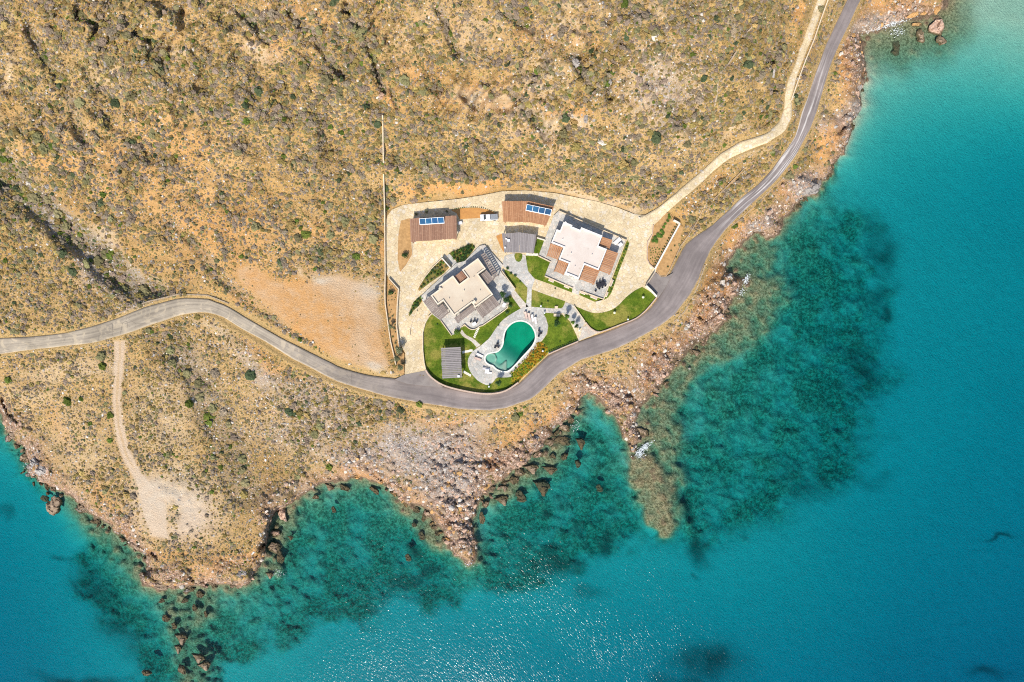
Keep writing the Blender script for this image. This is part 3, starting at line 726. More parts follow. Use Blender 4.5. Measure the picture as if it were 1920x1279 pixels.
def asphalt_material():
    b = NB("weathered_asphalt")
    at = b.attr("lane"); s = b.sep(at.outputs["Vector"] if False else at.outputs["Color"])
    cmb = b.n("ShaderNodeCombineXYZ"); b.link(b.math('MULTIPLY', s[0], 6.0), cmb.inputs[0]); b.link(b.math('MULTIPLY', s[1], 1000.0), cmb.inputs[1])
    mp = b.n("ShaderNodeMapping"); mp.inputs["Scale"].default_value = (1.3, 0.06, 1); b.link(cmb.outputs[0], mp.inputs["Vector"])
    streak = b.noise(1.0, 4, 0.6, mp.outputs[0])
    worn = b.ramp(s[2], 0.22, 0.42, 1.0, 0.0)                      # the west stretch is old and pale
    col = b.mix(b.ramp(streak, 0.3, 0.7), (0.20, 0.168, 0.158), (0.265, 0.225, 0.208))
    old = b.mix(b.ramp(streak, 0.32, 0.66), (0.28, 0.235, 0.18), (0.42, 0.355, 0.265))
    old = b.mix(b.ramp(b.noise(0.35, 5, 0.65, None, 1.2), 0.52, 0.6), old, (0.46, 0.38, 0.27))
    col = b.mix(worn, col, old)
    crk = b.voro(0.22, 'DISTANCE_TO_EDGE')
    cr2 = b.math('MULTIPLY', b.ramp(crk, 0.012, 0.0), b.math('MULTIPLY', worn, b.ramp(b.noise(0.15, 2), 0.5, 0.6)))
    col = b.mix(b.math('MULTIPLY', cr2, 0.7), col, (0.10, 0.085, 0.07))
    # dust blown onto the edges
    e = b.math('ABSOLUTE', b.math('SUBTRACT', s[0], 0.5))
    ed = b.math('ADD', e, b.math('MULTIPLY', b.math('SUBTRACT', b.noise(0.8, 4), 0.5), 0.12))
    col = b.mix(b.ramp(ed, 0.45, 0.5, 0.0, 0.75), col, (0.46, 0.35, 0.21))
    # pale cement spill lines washed down the east road
    sp = b.ramp(b.noise(0.9, 3, 0.5, mp.outputs[0]), 0.50, 0.60)
    east = b.math('MULTIPLY', b.ramp(s[2], 0.66, 0.70), b.ramp(s[2], 0.78, 0.75))
    col = b.mix(b.math('MULTIPLY', b.math('MULTIPLY', sp, east), 0.9), col, (0.58, 0.54, 0.50))
    blot = b.ramp(b.noise(0.12, 5, 0.7), 0.35, 0.7, 0.82, 1.18)
    gv = b.n("ShaderNodeCombineColor"); [b.link(blot, gv.inputs[i]) for i in range(3)]
    col = b.mix(1.0, col, gv.outputs[0], 'MULTIPLY')
    b.color(col); b.rough(0.9)
    b.bump(b.noise(8, 3), 0.4, 0.03)
    return b.m
ASPHALT = asphalt_material()
tag(strip_obj("road", ROAD[0], ROAD[1], ROAD_Z, ASPHALT, 8), kind="structure")

def paving_material(name, c1, c2, grout, scale, gw=0.06, tint=(0.55, 0.47, 0.33)):
    b = NB(name)
    nz = b.n("ShaderNodeTexNoise"); nz.inputs["Scale"].default_value = 1.6; b.link(b.pos(), nz.inputs["Vector"])
    av = b.n("ShaderNodeVectorMath"); av.operation = 'MULTIPLY_ADD'
    b.link(nz.outputs["Color"], av.inputs[0]); av.inputs[1].default_value = (0.35, 0.35, 0); b.link(b.pos(), av.inputs[2])
    ce = b.sep(b.voro(scale, out="Color", vec=av.outputs[0])); de = b.voro(scale, 'DISTANCE_TO_EDGE', vec=av.outputs[0])
    col = b.mix(ce[0], c1, c2)
    col = b.mix(b.ramp(ce[1], 0.7, 1.0), col, tint)
    col = b.mix(b.ramp(de, 0.0, gw), grout, col)
    blot = b.ramp(b.noise(0.13, 5, 0.65), 0.35, 0.7, 0.86, 1.12)
    gv = b.n("ShaderNodeCombineColor"); [b.link(blot, gv.inputs[i]) for i in range(3)]
    col = b.mix(1.0, col, gv.outputs[0], 'MULTIPLY')
    fine = b.noise(5, 4, 0.7)
    col = b.mix(b.math('MULTIPLY', b.ramp(fine, 0.55, 0.75), 0.3), col, grout)
    b.color(col); b.rough(0.85)
    b.bump(b.ramp(de, 0.0, 0.12), 0.5, 0.04)
    return b.m
STONE_DRIVE = paving_material("cream_stone_paving", (0.60, 0.475, 0.285), (0.72, 0.585, 0.375), (0.42, 0.32, 0.19), 1.35, 0.05, (0.66, 0.58, 0.45))
STONE_GREY = paving_material("grey_flagstone", (0.42, 0.405, 0.37), (0.56, 0.54, 0.49), (0.36, 0.33, 0.27), 1.5, 0.05, (0.62, 0.55, 0.47))
STONE_PINK = paving_material("pale_garden_path_stone", (0.50, 0.44, 0.37), (0.60, 0.55, 0.47), (0.38, 0.32, 0.25), 1.5, 0.05, (0.58, 0.47, 0.38))
tag(strip_obj("hillside_driveway", DRIVE[0], DRIVE[1], DRIVE_Z, STONE_DRIVE, 4, lift=0.02), kind="structure")

# ------------------------------------------------------------------ flat sheets and prisms laid from survey outlines
def tri_poly(loops):
    """loops of Vectors -> (verts, tris) with correct winding"""
    flat = [p for lp in loops for p in lp]
    tris = tessellate_polygon(loops)
    out = []
    for a, b_, c in tris:
        A, B, C = flat[a], flat[b_], flat[c]
        cr = (B.x - A.x) * (C.y - A.y) - (B.y - A.y) * (C.x - A.x)
        if abs(cr) < 1e-9: continue
        out.append((a, b_, c) if cr > 0 else (a, c, b_))
    return flat, out

def ccw(pts):
    a = sum(pts[i][0] * pts[(i + 1) % len(pts)][1] - pts[(i + 1) % len(pts)][0] * pts[i][1] for i in range(len(pts)))
    return list(pts) if a > 0 else list(pts)[::-1]

def sheet(name, poly, z, mat, holes=(), parent=None, thick=0.12, kind="structure"):
    """paved or planted sheet with a real edge"""
    loops = [[p3(u, v, z) for u, v in poly]] + [[p3(u, v, z) for u, v in h] for h in holes]
    flat, tris = tri_poly([[Vector(q) for q in lp] for lp in loops])
    verts = [tuple(q) for q in flat]; faces = list(tris)
    k = 0
    for li, lp in enumerate(loops):
        n = len(lp)
        lo = len(verts)
        verts += [(q.x, q.y, z - thick) for q in lp]
        area = sum(lp[i].x * lp[(i + 1) % n].y - lp[(i + 1) % n].x * lp[i].y for i in range(n))
        for i in range(n):
            j = (i + 1) % n
            q = (k + i, lo + i, lo + j, k + j)
            if (area > 0) != (li > 0): q = q
            else: q = q[::-1]
            faces.append(q)
        k += 0
        k = k + n if li == 0 and False else k
        if li + 1 < len(loops): k = sum(len(l) for l in loops[:li + 1])
    o = obj(name, verts, faces, mat, parent)
    if kind and parent is None: o["kind"] = kind
    return o

def prism_data(pts, z0, z1, holes=()):
    """pts: xy metres"""
    loops = [[Vector((x, y, z1)) for x, y in ccw(pts)]] + [[Vector((x, y, z1)) for x, y in ccw(h)[::-1]] for h in holes]
    flat, tris = tri_poly(loops)
    n = len(flat)
    verts = [tuple(q) for q in flat] + [(q.x, q.y, z0) for q in flat]
    faces = list(tris) + [(c + n, b_ + n, a + n) for a, b_, c in tris]
    k = 0
    for lp in loops:
        m = len(lp)
        for i in range(m):
            j = (i + 1) % m
            faces.append((k + i, n + k + i, n + k + j, k + j))
        k += m
    return verts, faces

def prism(name, poly, z0, z1, mat, parent=None, holes=(), zref=None, base=None):
    zr_ = z1 if zref is None else zref
    f_ = lambda L: [tuple(p3(u, v, zr_))[:2] for u, v in L]
    v_, fa = prism_data(f_(poly), z0, z1, [f_(h) for h in holes])
    return obj(name, v_, fa, mat, parent, base=base)

def offset_poly(pts, d):
    """offset a closed outline (map units or metres); positive grows it"""
    p = np.array(pts, float); n = len(p)
    a = sum(p[i][0] * p[(i + 1) % n][1] - p[(i + 1) % n][0] * p[i][1] for i in range(n))
    s = 1 if a > 0 else -1
    out = []
    for i in range(n):
        e0 = p[i] - p[i - 1]; e1 = p[(i + 1) % n] - p[i]
        e0 /= np.hypot(*e0) + 1e-9; e1 /= np.hypot(*e1) + 1e-9
        n0 = np.array([e0[1], -e0[0]]) * s; n1 = np.array([e1[1], -e1[0]]) * s
        m = n0 + n1; L = m @ m
        m = n0 if L < 0.2 else m * 2 / L
        out.append(tuple(p[i] + m * d))
    return out

def wall(name, line, width, z0, z1, mat, label=None, cat="wall", parent=None, group=None, closed=False, drape=False, kind=None, cap=None):
    """masonry wall of real thickness along a survey line"""
    p = np.array(line, float); n = len(p)
    L = []; R = []
    for i in range(n):
        a = p[i - 1] if (i > 0 or closed) else p[i]; c = p[(i + 1) % n] if (i < n - 1 or closed) else p[i]
        e = c - a; e = e / (np.hypot(*e) + 1e-9)
        nn = np.array([-e[1], e[0]])
        if 0 < i < n - 1 or closed:
            e0 = p[i] - p[i - 1]; e0 /= np.hypot(*e0) + 1e-9
            n0 = np.array([-e0[1], e0[0]]); nn = nn / max(0.5, nn @ n0)
        w = width * 7.0 / 2
        L.append(p[i] + nn * w); R.append(p[i] - nn * w)
    vs = []; fs = []
    for i in range(n):
        gz = float(ground(p[i][0], p[i][1])) if drape else 0.0
        zt = z1 + gz; zb = z0 + gz
        for q in (L[i], R[i]):
            w3 = p3(q[0], q[1], zt)
            vs += [(w3.x, w3.y, zt), (w3.x, w3.y, zb)]
    m = n if closed else n - 1
    for i in range(m):
        a = 4 * i; b_ = 4 * ((i + 1) % n)
        fs += [(a, a + 2, b_ + 2, b_), (a, b_, b_ + 1, a + 1), (a + 2, a + 3, b_ + 3, b_ + 2), (a + 1, b_ + 1, b_ + 3, a + 3)]
    if not closed:
        fs += [(0, 1, 3, 2), (4 * n - 4, 4 * n - 2, 4 * n - 1, 4 * n - 3)]
    base = None if parent else tuple(vs[1])
    o = obj(name, vs, fs, mat, parent, base=base)
    if label: tag(o, label, cat, group)
    return o

WHITEWALL = plain("whitewashed_wall", (0.80, 0.76, 0.66), (0.66, 0.60, 0.49), 2.0, 0.85, 0.02)
CREAMWALL = plain("cream_garden_wall", (0.72, 0.60, 0.42), (0.56, 0.44, 0.30), 2.0, 0.88, 0.02)
PINKWALL = plain("pink_stone_kerb", (0.58, 0.43, 0.33), (0.46, 0.34, 0.26), 2.5, 0.9, 0.02)
STONEWALL = plain("dry_stone_wall", (0.46, 0.36, 0.25), (0.25, 0.19, 0.13), 3.0, 0.95, 0.08)
EARTHWALL = plain("ochre_stone_wall", (0.50, 0.36, 0.22), (0.32, 0.22, 0.13), 3.0, 0.95, 0.08)

def lawn_material(name, g1, g2, dry):
    b = NB(name)
    f = b.noise(0.35, 5, 0.65); f2 = b.noise(3.5, 4, 0.7); f3 = b.noise(0.12, 3)
    col = b.mix(b.ramp(f, 0.35, 0.65), g1, g2)
    col = b.mix(b.math('MULTIPLY', b.ramp(b.math('ADD', b.math('MULTIPLY', f3, 0.6), b.math('MULTIPLY', f, 0.4)), 0.49, 0.60), 0.7), col, dry)
    gr = b.ramp(f2, 0.3, 0.7, 0.65, 1.25)
    gv = b.n("ShaderNodeCombineColor"); [b.link(gr, gv.inputs[i]) for i in range(3)]
    col = b.mix(1.0, col, gv.outputs[0], 'MULTIPLY')
    b.color(col); b.rough(0.95); b.bsdf.inputs["Specular IOR Level"].default_value = 0.1
    b.bump(f2, 0.7, 0.12)
    return b.m
LAWN = lawn_material("irrigated_lawn", (0.07, 0.12, 0.010), (0.14, 0.185, 0.018), (0.30, 0.25, 0.06))
LAWN2 = lawn_material("olive_lawn", (0.10, 0.15, 0.015), (0.19, 0.22, 0.03), (0.32, 0.26, 0.07))
SOIL = plain("bare_garden_soil", (0.52, 0.31, 0.13), (0.36, 0.21, 0.085), 1.4, 0.95, 0.06, detail=6)
SOILO = plain("red_garden_soil", (0.56, 0.28, 0.085), (0.46, 0.22, 0.07), 1.2, 0.95, 0.06, detail=6)
SOILG = lawn_material("weedy_garden_soil", (0.10, 0.11, 0.02), (0.20, 0.17, 0.05), (0.40, 0.24, 0.09))

PAVE = [(759, 703), (760, 662), (750, 645), (744, 610), (747, 543), (728, 521), (722, 505), (721, 440), (724, 408), (735, 393), (757, 384), (800, 379), (860, 373), (905, 366), (940, 359),
        (985, 357), (1040, 362), (1085, 371), (1120, 378), (1160, 390), (1190, 402), (1215, 404), (1225, 421), (1240, 420), (1262, 430), (1252, 470), (1240, 500), (1229, 510), (1213, 535), (1232, 556), (1213, 580),
        (1192, 597), (1120, 626), (1085, 640), (1029, 663), (972, 717), (947, 732), (920, 737), (880, 735), (830, 722), (810, 710), (797, 697)]
HOLE = [(1012, 600), (1016, 620), (1004, 637), (996, 655), (958, 696), (930, 703), (898, 694), (902, 664), (930, 650), (939, 630), (946, 606), (975, 592)]
sheet("stone_driveway", PAVE, G, STONE_DRIVE, [HOLE])

def beds(name, polys, z, mat):
    for p in polys: sheet(name, p, z, mat)
Z1 = G + 0.035; Z2 = G + 0.06; Z3 = G + 0.085
LAWN_W = [(809, 588), (798, 607), (793, 623), (793.5, 656), (796, 682), (800, 692), (812, 709), (830, 720), (856, 728), (895, 735.5), (923, 736), (948, 730), (972, 714), (975, 708), (959, 702), (930, 708), (914, 716), (900, 710), (886, 694),
          (884, 672), (900, 655), (918, 640), (932, 620), (945, 604), (962, 591), (975, 584), (985, 572), (962, 545), (948, 560), (945, 580), (900, 612), (866, 612), (846, 625), (826, 600)]
sheet("lawn", LAWN_W, Z1, LAWN)
LAWN_E = [(1076.5, 573), (1110, 586.5), (1135, 585), (1155.5, 576), (1174, 557.5), (1190, 545), (1204, 538), (1216, 545), (1230.5, 556), (1211, 580.5), (1191.5, 596), (1163, 607.5), (1126, 621.5), (1110, 617.5), (1097, 604)]
sheet("lawn", smooth(LAWN_E[:6], 3) + LAWN_E[6:], Z1, LAWN)
sheet("lawn", [(1016, 586), (1040, 588), (1054, 590), (1068, 602), (1081, 629), (1084, 638), (1028, 661), (1008, 664), (1004, 644), (1016, 640), (1026, 626), (1028, 611), (1024, 596)], Z1, LAWN)
sheet("lawn", [(996, 542.5), (1030, 555), (1060, 565), (1056, 575), (1052, 578.5), (1020, 578), (996, 576)], Z1, LAWN2)
sheet("lawn", [(945, 505), (955, 509), (972, 522), (989, 538), (987, 572), (966, 545), (951, 525)], Z1, LAWN2)
sheet("lawn", [(986, 479.5), (1009, 478), (1032, 490), (1022, 517), (1075, 541), (1072, 548.5), (1035, 534), (1003.5, 523), (991.5, 511), (987, 497)], Z1, LAWN)
sheet("lawn", [(1007, 446.5), (1023, 451), (1013, 478), (1000, 473.5)], Z1, LAWN)
sheet("lawn", [(1088, 549), (1133, 562), (1140, 558), (1146, 550), (1150, 540), (1160, 510), (1176, 470), (1180, 456), (1176, 450), (1165, 470), (1132, 558), (1115, 566), (1086, 553)], Z1, LAWN)
sheet("lawn", smooth([(965, 476), (978, 476), (979, 484), (974, 491), (967, 488)], 3, True), Z3 + 0.02, LAWN)
B_POOL = [(1006, 643), (1014, 641), (1026, 650), (1028, 663), (972, 716), (960, 722), (958, 706), (954, 700), (968, 687), (983, 671), (1000, 652)]
sheet("flower_bed", B_POOL, Z2, lawn_material("flowering_ground_cover", (0.17, 0.20, 0.015), (0.33, 0.25, 0.02), (0.46, 0.22, 0.03)))
BEDS_SOIL = {
    "garage": [(751.5, 414), (769, 409), (771, 455), (773, 478.5), (761, 497), (750, 510), (745.5, 486), (747, 439)],
    "north": [(845.5, 394), (864, 390), (895, 389.4), (919, 394), (931, 400.5), (903, 408.5), (862, 411), (856, 400)],
    "carport": [(930, 442.5), (942, 438), (945, 473), (940, 466)],
    "east_up": [(1225.5, 421.5), (1246, 400), (1256, 399), (1264, 412), (1274, 418.5), (1228.5, 503), (1218, 495), (1214.5, 485.5), (1214.5, 464), (1224, 439)],
    "east_lo": [(1276, 421), (1281, 426), (1274, 462), (1254, 508), (1249, 517.5), (1238, 518.5), (1230, 509), (1231, 503)],
    "west": [(728, 523), (746, 544), (743, 612), (749, 650), (758, 664), (758, 700), (746, 702), (735, 660), (724, 592)]}
sheet("garden_bed", BEDS_SOIL["garage"], Z1, SOIL); sheet("garden_bed", BEDS_SOIL["north"], Z1, SOILO); sheet("garden_bed", BEDS_SOIL["carport"], Z1, SOILO)
sheet("garden_bed", BEDS_SOIL["east_up"], Z1, SOIL); sheet("garden_bed", BEDS_SOIL["east_lo"], Z1, SOIL); sheet("garden_bed", BEDS_SOIL["west"], Z1, SOIL)
BED_NW = [(828, 485.5), (843, 501), (832, 512.5), (805, 531), (786, 546), (783.5, 541.5), (796, 521), (811, 502)]
BED_N = [(841, 475), (862, 466), (885.5, 456), (891, 463.5), (880, 480), (870, 490.5), (855.5, 492.5)]
BED_W = [(791, 553), (797, 558), (786, 573), (775, 583), (768, 593), (766, 590), (775, 566)]
for p in (BED_NW, BED_N, BED_W): sheet("garden_bed", p, Z1, SOILG)
# paths
sheet("garden_path", [(946, 480), (963, 475), (985, 478), (990, 508), (1003, 524), (997, 541), (996, 577), (986, 577), (989.5, 540), (972, 521), (955, 508), (941, 498)], Z2, STONE_GREY)
sheet("garden_path", [(996, 575.5), (1037, 578.5), (1054, 578), (1061, 567), (1075, 572), (1097.5, 606), (1090.5, 615), (1081, 614), (1068, 600), (1056, 587), (1038, 587), (1012, 586)], Z2, STONE_GREY)
sheet("garden_path", [(1091, 614), (1101, 609), (1120, 624), (1103, 632), (1083, 640), (1089, 627)], Z2, STONE_PINK)
sheet("garden_path", [(956, 551), (963, 543), (991, 575), (978, 581)], Z2, STONE_PINK)
sheet("garden_path", smooth([(866, 618), (874, 628), (888, 635.5), (901, 647)], 4) + smooth([(894, 652), (884.5, 641), (869, 631.5), (863, 624)], 4), Z2, STONE_PINK)
sheet("garden_path", [(838, 479), (843, 476), (858, 493), (850, 502)], Z2, STONE_GREY)
sheet("garden_path", [(1074, 540), (1088, 539.5), (1085, 553), (1072, 548)], Z2 + 0.02, STONE_GREY)
DECK_HOLE = offset_poly(POOL, 0.3)
sheet("pool_deck", DECK, Z3, STONE_GREY, [DECK_HOLE], thick=0.2)
APRON = plain("smooth_grey_asphalt", (0.27, 0.235, 0.21), (0.20, 0.17, 0.155), 0.5, 0.9, detail=5)
sheet("driveway_apron", [(757, 703), (797, 695), (802, 703), (812, 713), (832, 726), (800, 724), (765, 720), (740, 712)], G + 0.045, APRON, thick=0.6)
sheet("driveway_apron", [(1229, 510), (1240, 519.5), (1249, 519), (1262, 512), (1247, 540), (1234, 559), (1230, 549), (1213, 535)], G + 0.045, APRON, thick=0.9)

# ------------------------------------------------------------------ swimming pool
PT = G + 0.0
pool = thing("swimming_pool", "kidney shaped swimming pool with green water and white rim", "pool", tuple(p3(960, 650, PT)))
POOLTILE = plain("pale_pool_plaster", (0.44, 0.49, 0.40), (0.33, 0.38, 0.31), 0.35, 0.6)
WHITESTONE = plain("white_pool_coping", (0.78, 0.78, 0.68), (0.66, 0.64, 0.54), 2.0, 0.7)
ring_in = offset_poly(POOL, 0.0); ring_out = offset_poly(POOL, 2.7)
prism("rim", ring_out, PT - 0.1, Z3 + 0.06, WHITESTONE, pool, [ring_in], zref=Z3 + 0.06)
pw = [p3(u, v, Z3) for u, v in offset_poly(POOL, 0.15)]
vs = []; fs = []
for q in pw: vs += [(q.x, q.y, PT + 0.02), (q.x, q.y, PT - 2.5)]
npw = len(pw)
fs = [(2 * i, 2 * ((i + 1) % npw), 2 * ((i + 1) % npw) + 1, 2 * i + 1) for i in range(npw)]
obj("basin_wall", vs, fs, POOLTILE, pool)
def pool_depth(u, v):
    t = ((u - 925) * 0.62 + (690 - v) * 0.78)               # 0 at the shallow end, grows to the deep end
    d = 0.30 + 1.65 * sstep(26, 62, t) + 0.35 * sstep(4, 14, t - 2)
    return d
gu = np.arange(904, 1010, 1.5); gv_ = np.arange(598, 702, 1.5)
PU, PV = np.meshgrid(gu, gv_)
inp = sdf(offset_poly(POOL, 1.5), PU.ravel(), PV.ravel()).reshape(PU.shape) > -1.5
dpt = pool_depth(PU, PV)
spa = np.hypot(PU - 920, PV - 673)
dpt = np.where(spa < 9.2, 0.42, np.where(spa < 11.2, 0.22, dpt))
stepd = ((PU - 938) * 0.62 + (PV - 690) * 0.78)
dpt = np.where((PV > 676) & (PU < 950) & (stepd > -4) & (spa > 11), 0.18 + 0.0 * dpt + 0.12 * np.clip(np.floor(3 - (PU - 925) * 0.12), 0, 3), dpt)
pv3 = P(PU.ravel(), PV.ravel(), PT - dpt.ravel() - 0.02)
ii = np.arange(PU.size).reshape(PU.shape)
ok = inp[:-1, :-1] & inp[1:, 1:] & inp[1:, :-1] & inp[:-1, 1:]
qf = np.stack([ii[:-1, :-1], ii[1:, :-1], ii[1:, 1:], ii[:-1, 1:]], -1)[ok]
obj("basin_floor", pv3, qf, POOLTILE, pool)
POOLWATER = water_material("pool_water", (0.0, 0.885, 0.80), 0.85, wave=0.05, refl=0.7, rough=0.05, sc=2)
prism("water", offset_poly(POOL, 0.1), PT - 2.45, PT - 0.02, POOLWATER, pool)
wall("overflow_channel_wall", smooth([(1007, 645), (1003, 654), (994, 664), (980, 679), (966, 693), (957, 701)], 3), 0.22, PT - 0.1, Z3 + 0.12, PINKWALL, parent=pool)

# ------------------------------------------------------------------ buildings
STUCCO = plain("cream_stucco", (0.74, 0.64, 0.50), (0.66, 0.56, 0.43), 0.8, 0.85, 0.01)
STUCCO_W = plain("white_stucco", (0.80, 0.76, 0.71), (0.74, 0.69, 0.63), 0.8, 0.85, 0.01)
def roof_material(name, c, c2, stain):
    b = NB(name)
    col = b.mix(b.ramp(b.noise(0.25, 5, 0.6), 0.35, 0.65), c2, c)
    sp = b.voro(0.38); sc_ = b.sep(b.voro(0.38, out="Color"))
    col = b.mix(b.math('MULTIPLY', b.math('MULTIPLY', b.ramp(sp, 0.14, 0.04), b.ramp(sc_[0], 0.5, 0.6)), 0.45), col, stain)
    col = b.mix(b.math('MULTIPLY', b.ramp(b.noise(2.5, 5, 0.7), 0.52, 0.72), 0.22), col, stain)
    b.color(col); b.rough(0.85); return b.m
ROOF1 = roof_material("cream_flat_roof", (0.60, 0.51, 0.385), (0.55, 0.45, 0.335), (0.30, 0.24, 0.17))
ROOF2 = roof_material("white_flat_roof", (0.655, 0.575, 0.505), (0.60, 0.515, 0.445), (0.38, 0.32, 0.26))
def wood_material(name, c1, c2, c3):
    b = NB(name)
    r = b.rand()
    mp = b.n("ShaderNodeMapping"); mp.inputs["Scale"].default_value = (1.0, 1.0, 1.0); b.link(b.pos(), mp.inputs["Vector"])
    g = b.noise(1.6, 5, 0.7); g2 = b.noise(7, 3, 0.7)
    col = b.mix(r, c1, c2)
    col = b.mix(b.math('MULTIPLY', b.ramp(g, 0.45, 0.7), 0.6), col, c3)
    col = b.mix(b.math('MULTIPLY', b.ramp(g2, 0.5, 0.75), 0.35), col, tuple(x * 0.55 for x in c1))
    b.color(col); b.rough(0.8); b.bump(g2, 0.4, 0.02); return b.m
WOOD_BROWN = wood_material("brown_roof_boards", (0.24, 0.125, 0.08), (0.36, 0.20, 0.125), (0.40, 0.25, 0.165))
WOOD_ORANGE = wood_material("oiled_pergola_timber", (0.35, 0.165, 0.08), (0.47, 0.24, 0.12), (0.53, 0.30, 0.16))
WOOD_GREY = wood_material("weathered_grey_timber", (0.22, 0.195, 0.19), (0.30, 0.27, 0.26), (0.34, 0.30, 0.28))
WOOD_TAUPE = wood_material("faded_taupe_timber", (0.20, 0.155, 0.13), (0.29, 0.235, 0.20), (0.34, 0.28, 0.235))
GLASS = plain("dark_window_glass", (0.05, 0.07, 0.08), (0.04, 0.05, 0.06), 1.0, 0.1, spec=0.6)
FRAME = plain("painted_window_frame", (0.45, 0.40, 0.35), (0.38, 0.33, 0.28), 2.0, 0.6)

def box_at(c, ex, ey, hx, hy, z0, z1):
    """oriented box: centre c (xy), unit axis ex, half sizes"""
    ex = np.array(ex, float); ey = np.array(ey, float); c = np.array(c, float)
    q = [c - ex * hx - ey * hy, c + ex * hx - ey * hy, c + ex * hx + ey * hy, c - ex * hx + ey * hy]
    vs = [(p[0], p[1], z0) for p in q] + [(p[0], p[1], z1) for p in q]
    return vs, [(0, 3, 2, 1), (4, 5, 6, 7), (0, 1, 5, 4), (1, 2, 6, 5), (2, 3, 7, 6), (3, 0, 4, 7)]

def merge(parts):
    V_ = []; F_ = []
    for v_, f_ in parts:
        k = len(V_); V_ += list(v_); F_ += [tuple(i + k for i in q) for q in f_]
    return V_, F_

def rectify(poly, ang):
    c, s = math.cos(math.radians(ang)), math.sin(math.radians(ang))
    q = [[u * c + v * s, -u * s + v * c] for u, v in poly]
    n = len(q)
    for i in range(n):
        j = (i + 1) % n
        da = abs(q[j][0] - q[i][0]); db = abs(q[j][1] - q[i][1])
        k = 1 if da > db else 0
        m = (q[i][k] + q[j][k]) / 2
        q[i][k] = m; q[j][k] = m
    i, j = n - 1, 0
    return [(a * c - b_ * s, a * s + b_ * c) for a, b_ in q]

V1ROOF = rectify([(896, 483.5), (910.5, 503.5), (897, 514), (924, 552), (891, 577), (884.5, 567.5), (851.5, 592), (830.5, 564), (820.5, 572), (807.5, 554), (826, 540.5), (822, 535), (850, 518), (861.5, 532.5), (877, 520.5), (866, 506.5)], -36.4)
V2ROOF = rectify([(1054, 415), (1074, 422), (1072, 425), (1088, 431), (1090, 426), (1129, 442), (1122.5, 461.5), (1138.5, 467), (1122, 506), (1096, 496), (1085.5, 522.5), (1059.5, 512), (1066.5, 493.5), (1048, 486), (1057, 463.5), (1034, 455), (1043.5, 430), (1053, 433)], 21.8)

def villa(name, label, roof, terrace_z, h, roofmat, wallmat, chim):
    ztop = terrace_z + h
    c = np.mean(np.array(roof), 0)
    o = thing(name, label, "villa", tuple(p3(c[0], c[1], terrace_z)))
    pts = ccw([tuple(p3(u, v, ztop))[:2] for u, v in roof])
    inner = offset_poly(pts, -0.32)
    v_, f_ = prism_data(offset_poly(pts, -0.04), terrace_z - 0.3, ztop - 0.62)
    w = obj("wall", v_, f_, wallmat, o)
    v_, f_ = prism_data(offset_poly(pts, -0.02), ztop - 0.62, ztop - 0.36)
    r = obj("roof", v_, f_, roofmat, o)
    v_, f_ = prism_data(pts, ztop - 0.6, ztop, [inner])
    pp = obj("parapet", v_, f_, wallmat, o)
    k = 0
    for i in range(len(pts)):
        a = np.array(pts[i]); b_ = np.array(pts[(i + 1) % len(pts)])
        L = np.hypot(*(b_ - a))
        if L < 2.6: continue
        e = (b_ - a) / L; nrm = np.array([e[1], -e[0]])
        nwin = 2 if L > 6.5 else 1
        for j in range(nwin):
            m = a + e * L * (j + 0.5) / nwin
            door = (k % 3 == 0)
            z0 = terrace_z + (0.03 if door else 0.95); z1 = terrace_z + 2.2
            v_, f_ = box_at(m + nrm * -0.01, e, nrm, 0.75, 0.05, z0, z1)
            wn = obj("door" if door else "window", v_, f_, FRAME, o)
            wn["_o"] = list(o.location)
            v_, f_ = box_at(m + nrm * 0.045, e, nrm, 0.62, 0.012, z0 + 0.12, z1 - 0.12)
            obj("pane", v_, f_, GLASS, wn)
            k += 1
    for (u, v, s_, hh) in chim:
        p = p3(u, v, ztop)
        v_, f_ = merge([box_at((p.x, p.y), (0.8, 0.6), (-0.6, 0.8), s_, s_, ztop - 0.40, ztop + hh), box_at((p.x, p.y), (0.8, 0.6), (-0.6, 0.8), s_ * 1.25, s_ * 1.25, ztop + hh, ztop + hh + 0.06)])
        obj("chimney" if s_ > 0.15 else "vent_pipe", v_, f_, wallmat, o)
    return o

T1 = G + 0.42; T2 = G + 0.42
TERR1 = [(789, 556), (800, 545), (835, 513), (855, 494), (872, 489), (899, 461), (909, 459), (932, 485), (943, 497), (938, 508), (966, 542), (957, 552), (950, 558), (953, 568), (951, 577), (944, 583), (905, 610)] + \
        smooth([(900, 611), (893, 616), (885, 617.5), (877, 614), (871, 608)], 3) + [(866, 612), (857, 625), (846, 628.5), (826, 601), (809, 588), (793, 566)]
TERR2 = [(1047, 396), (1174, 450.5), (1132, 561), (1087, 545.5), (1074, 540.5), (1021.5, 517), (1032, 490.5), (1010, 479), (1038, 404)]
t1 = prism("terrace", TERR1, G - 0.1, T1, STONE_GREY); t1["kind"] = "structure"
t2 = prism("terrace", TERR2, G - 0.1, T2, STONE_GREY); t2["kind"] = "structure"
villa("flat_roofed_villa", "cream roofed villa set diagonally above the swimming pool", V1ROOF, T1, 3.15, ROOF1, STUCCO,
      [(889.5, 566.5, 0.3, 0.5), (825, 541, 0.22, 0.3), (842, 560, 0.06, 0.15), (860, 585, 0.06, 0.15), (870, 545, 0.07, 0.15), (888, 520, 0.06, 0.12), (900, 545, 0.06, 0.12), (866, 566, 0.06, 0.14)])
villa("flat_roofed_villa", "white roofed villa with orange timber pergolas inside a walled terrace", V2ROOF, T2, 3.3, ROOF2, STUCCO_W,
      [(1060, 419, 0.28, 0.35), (1055, 449, 0.06, 0.12), (1110, 478, 0.06, 0.12), (1071, 475, 0.06, 0.12), (1078, 500, 0.06, 0.12)])

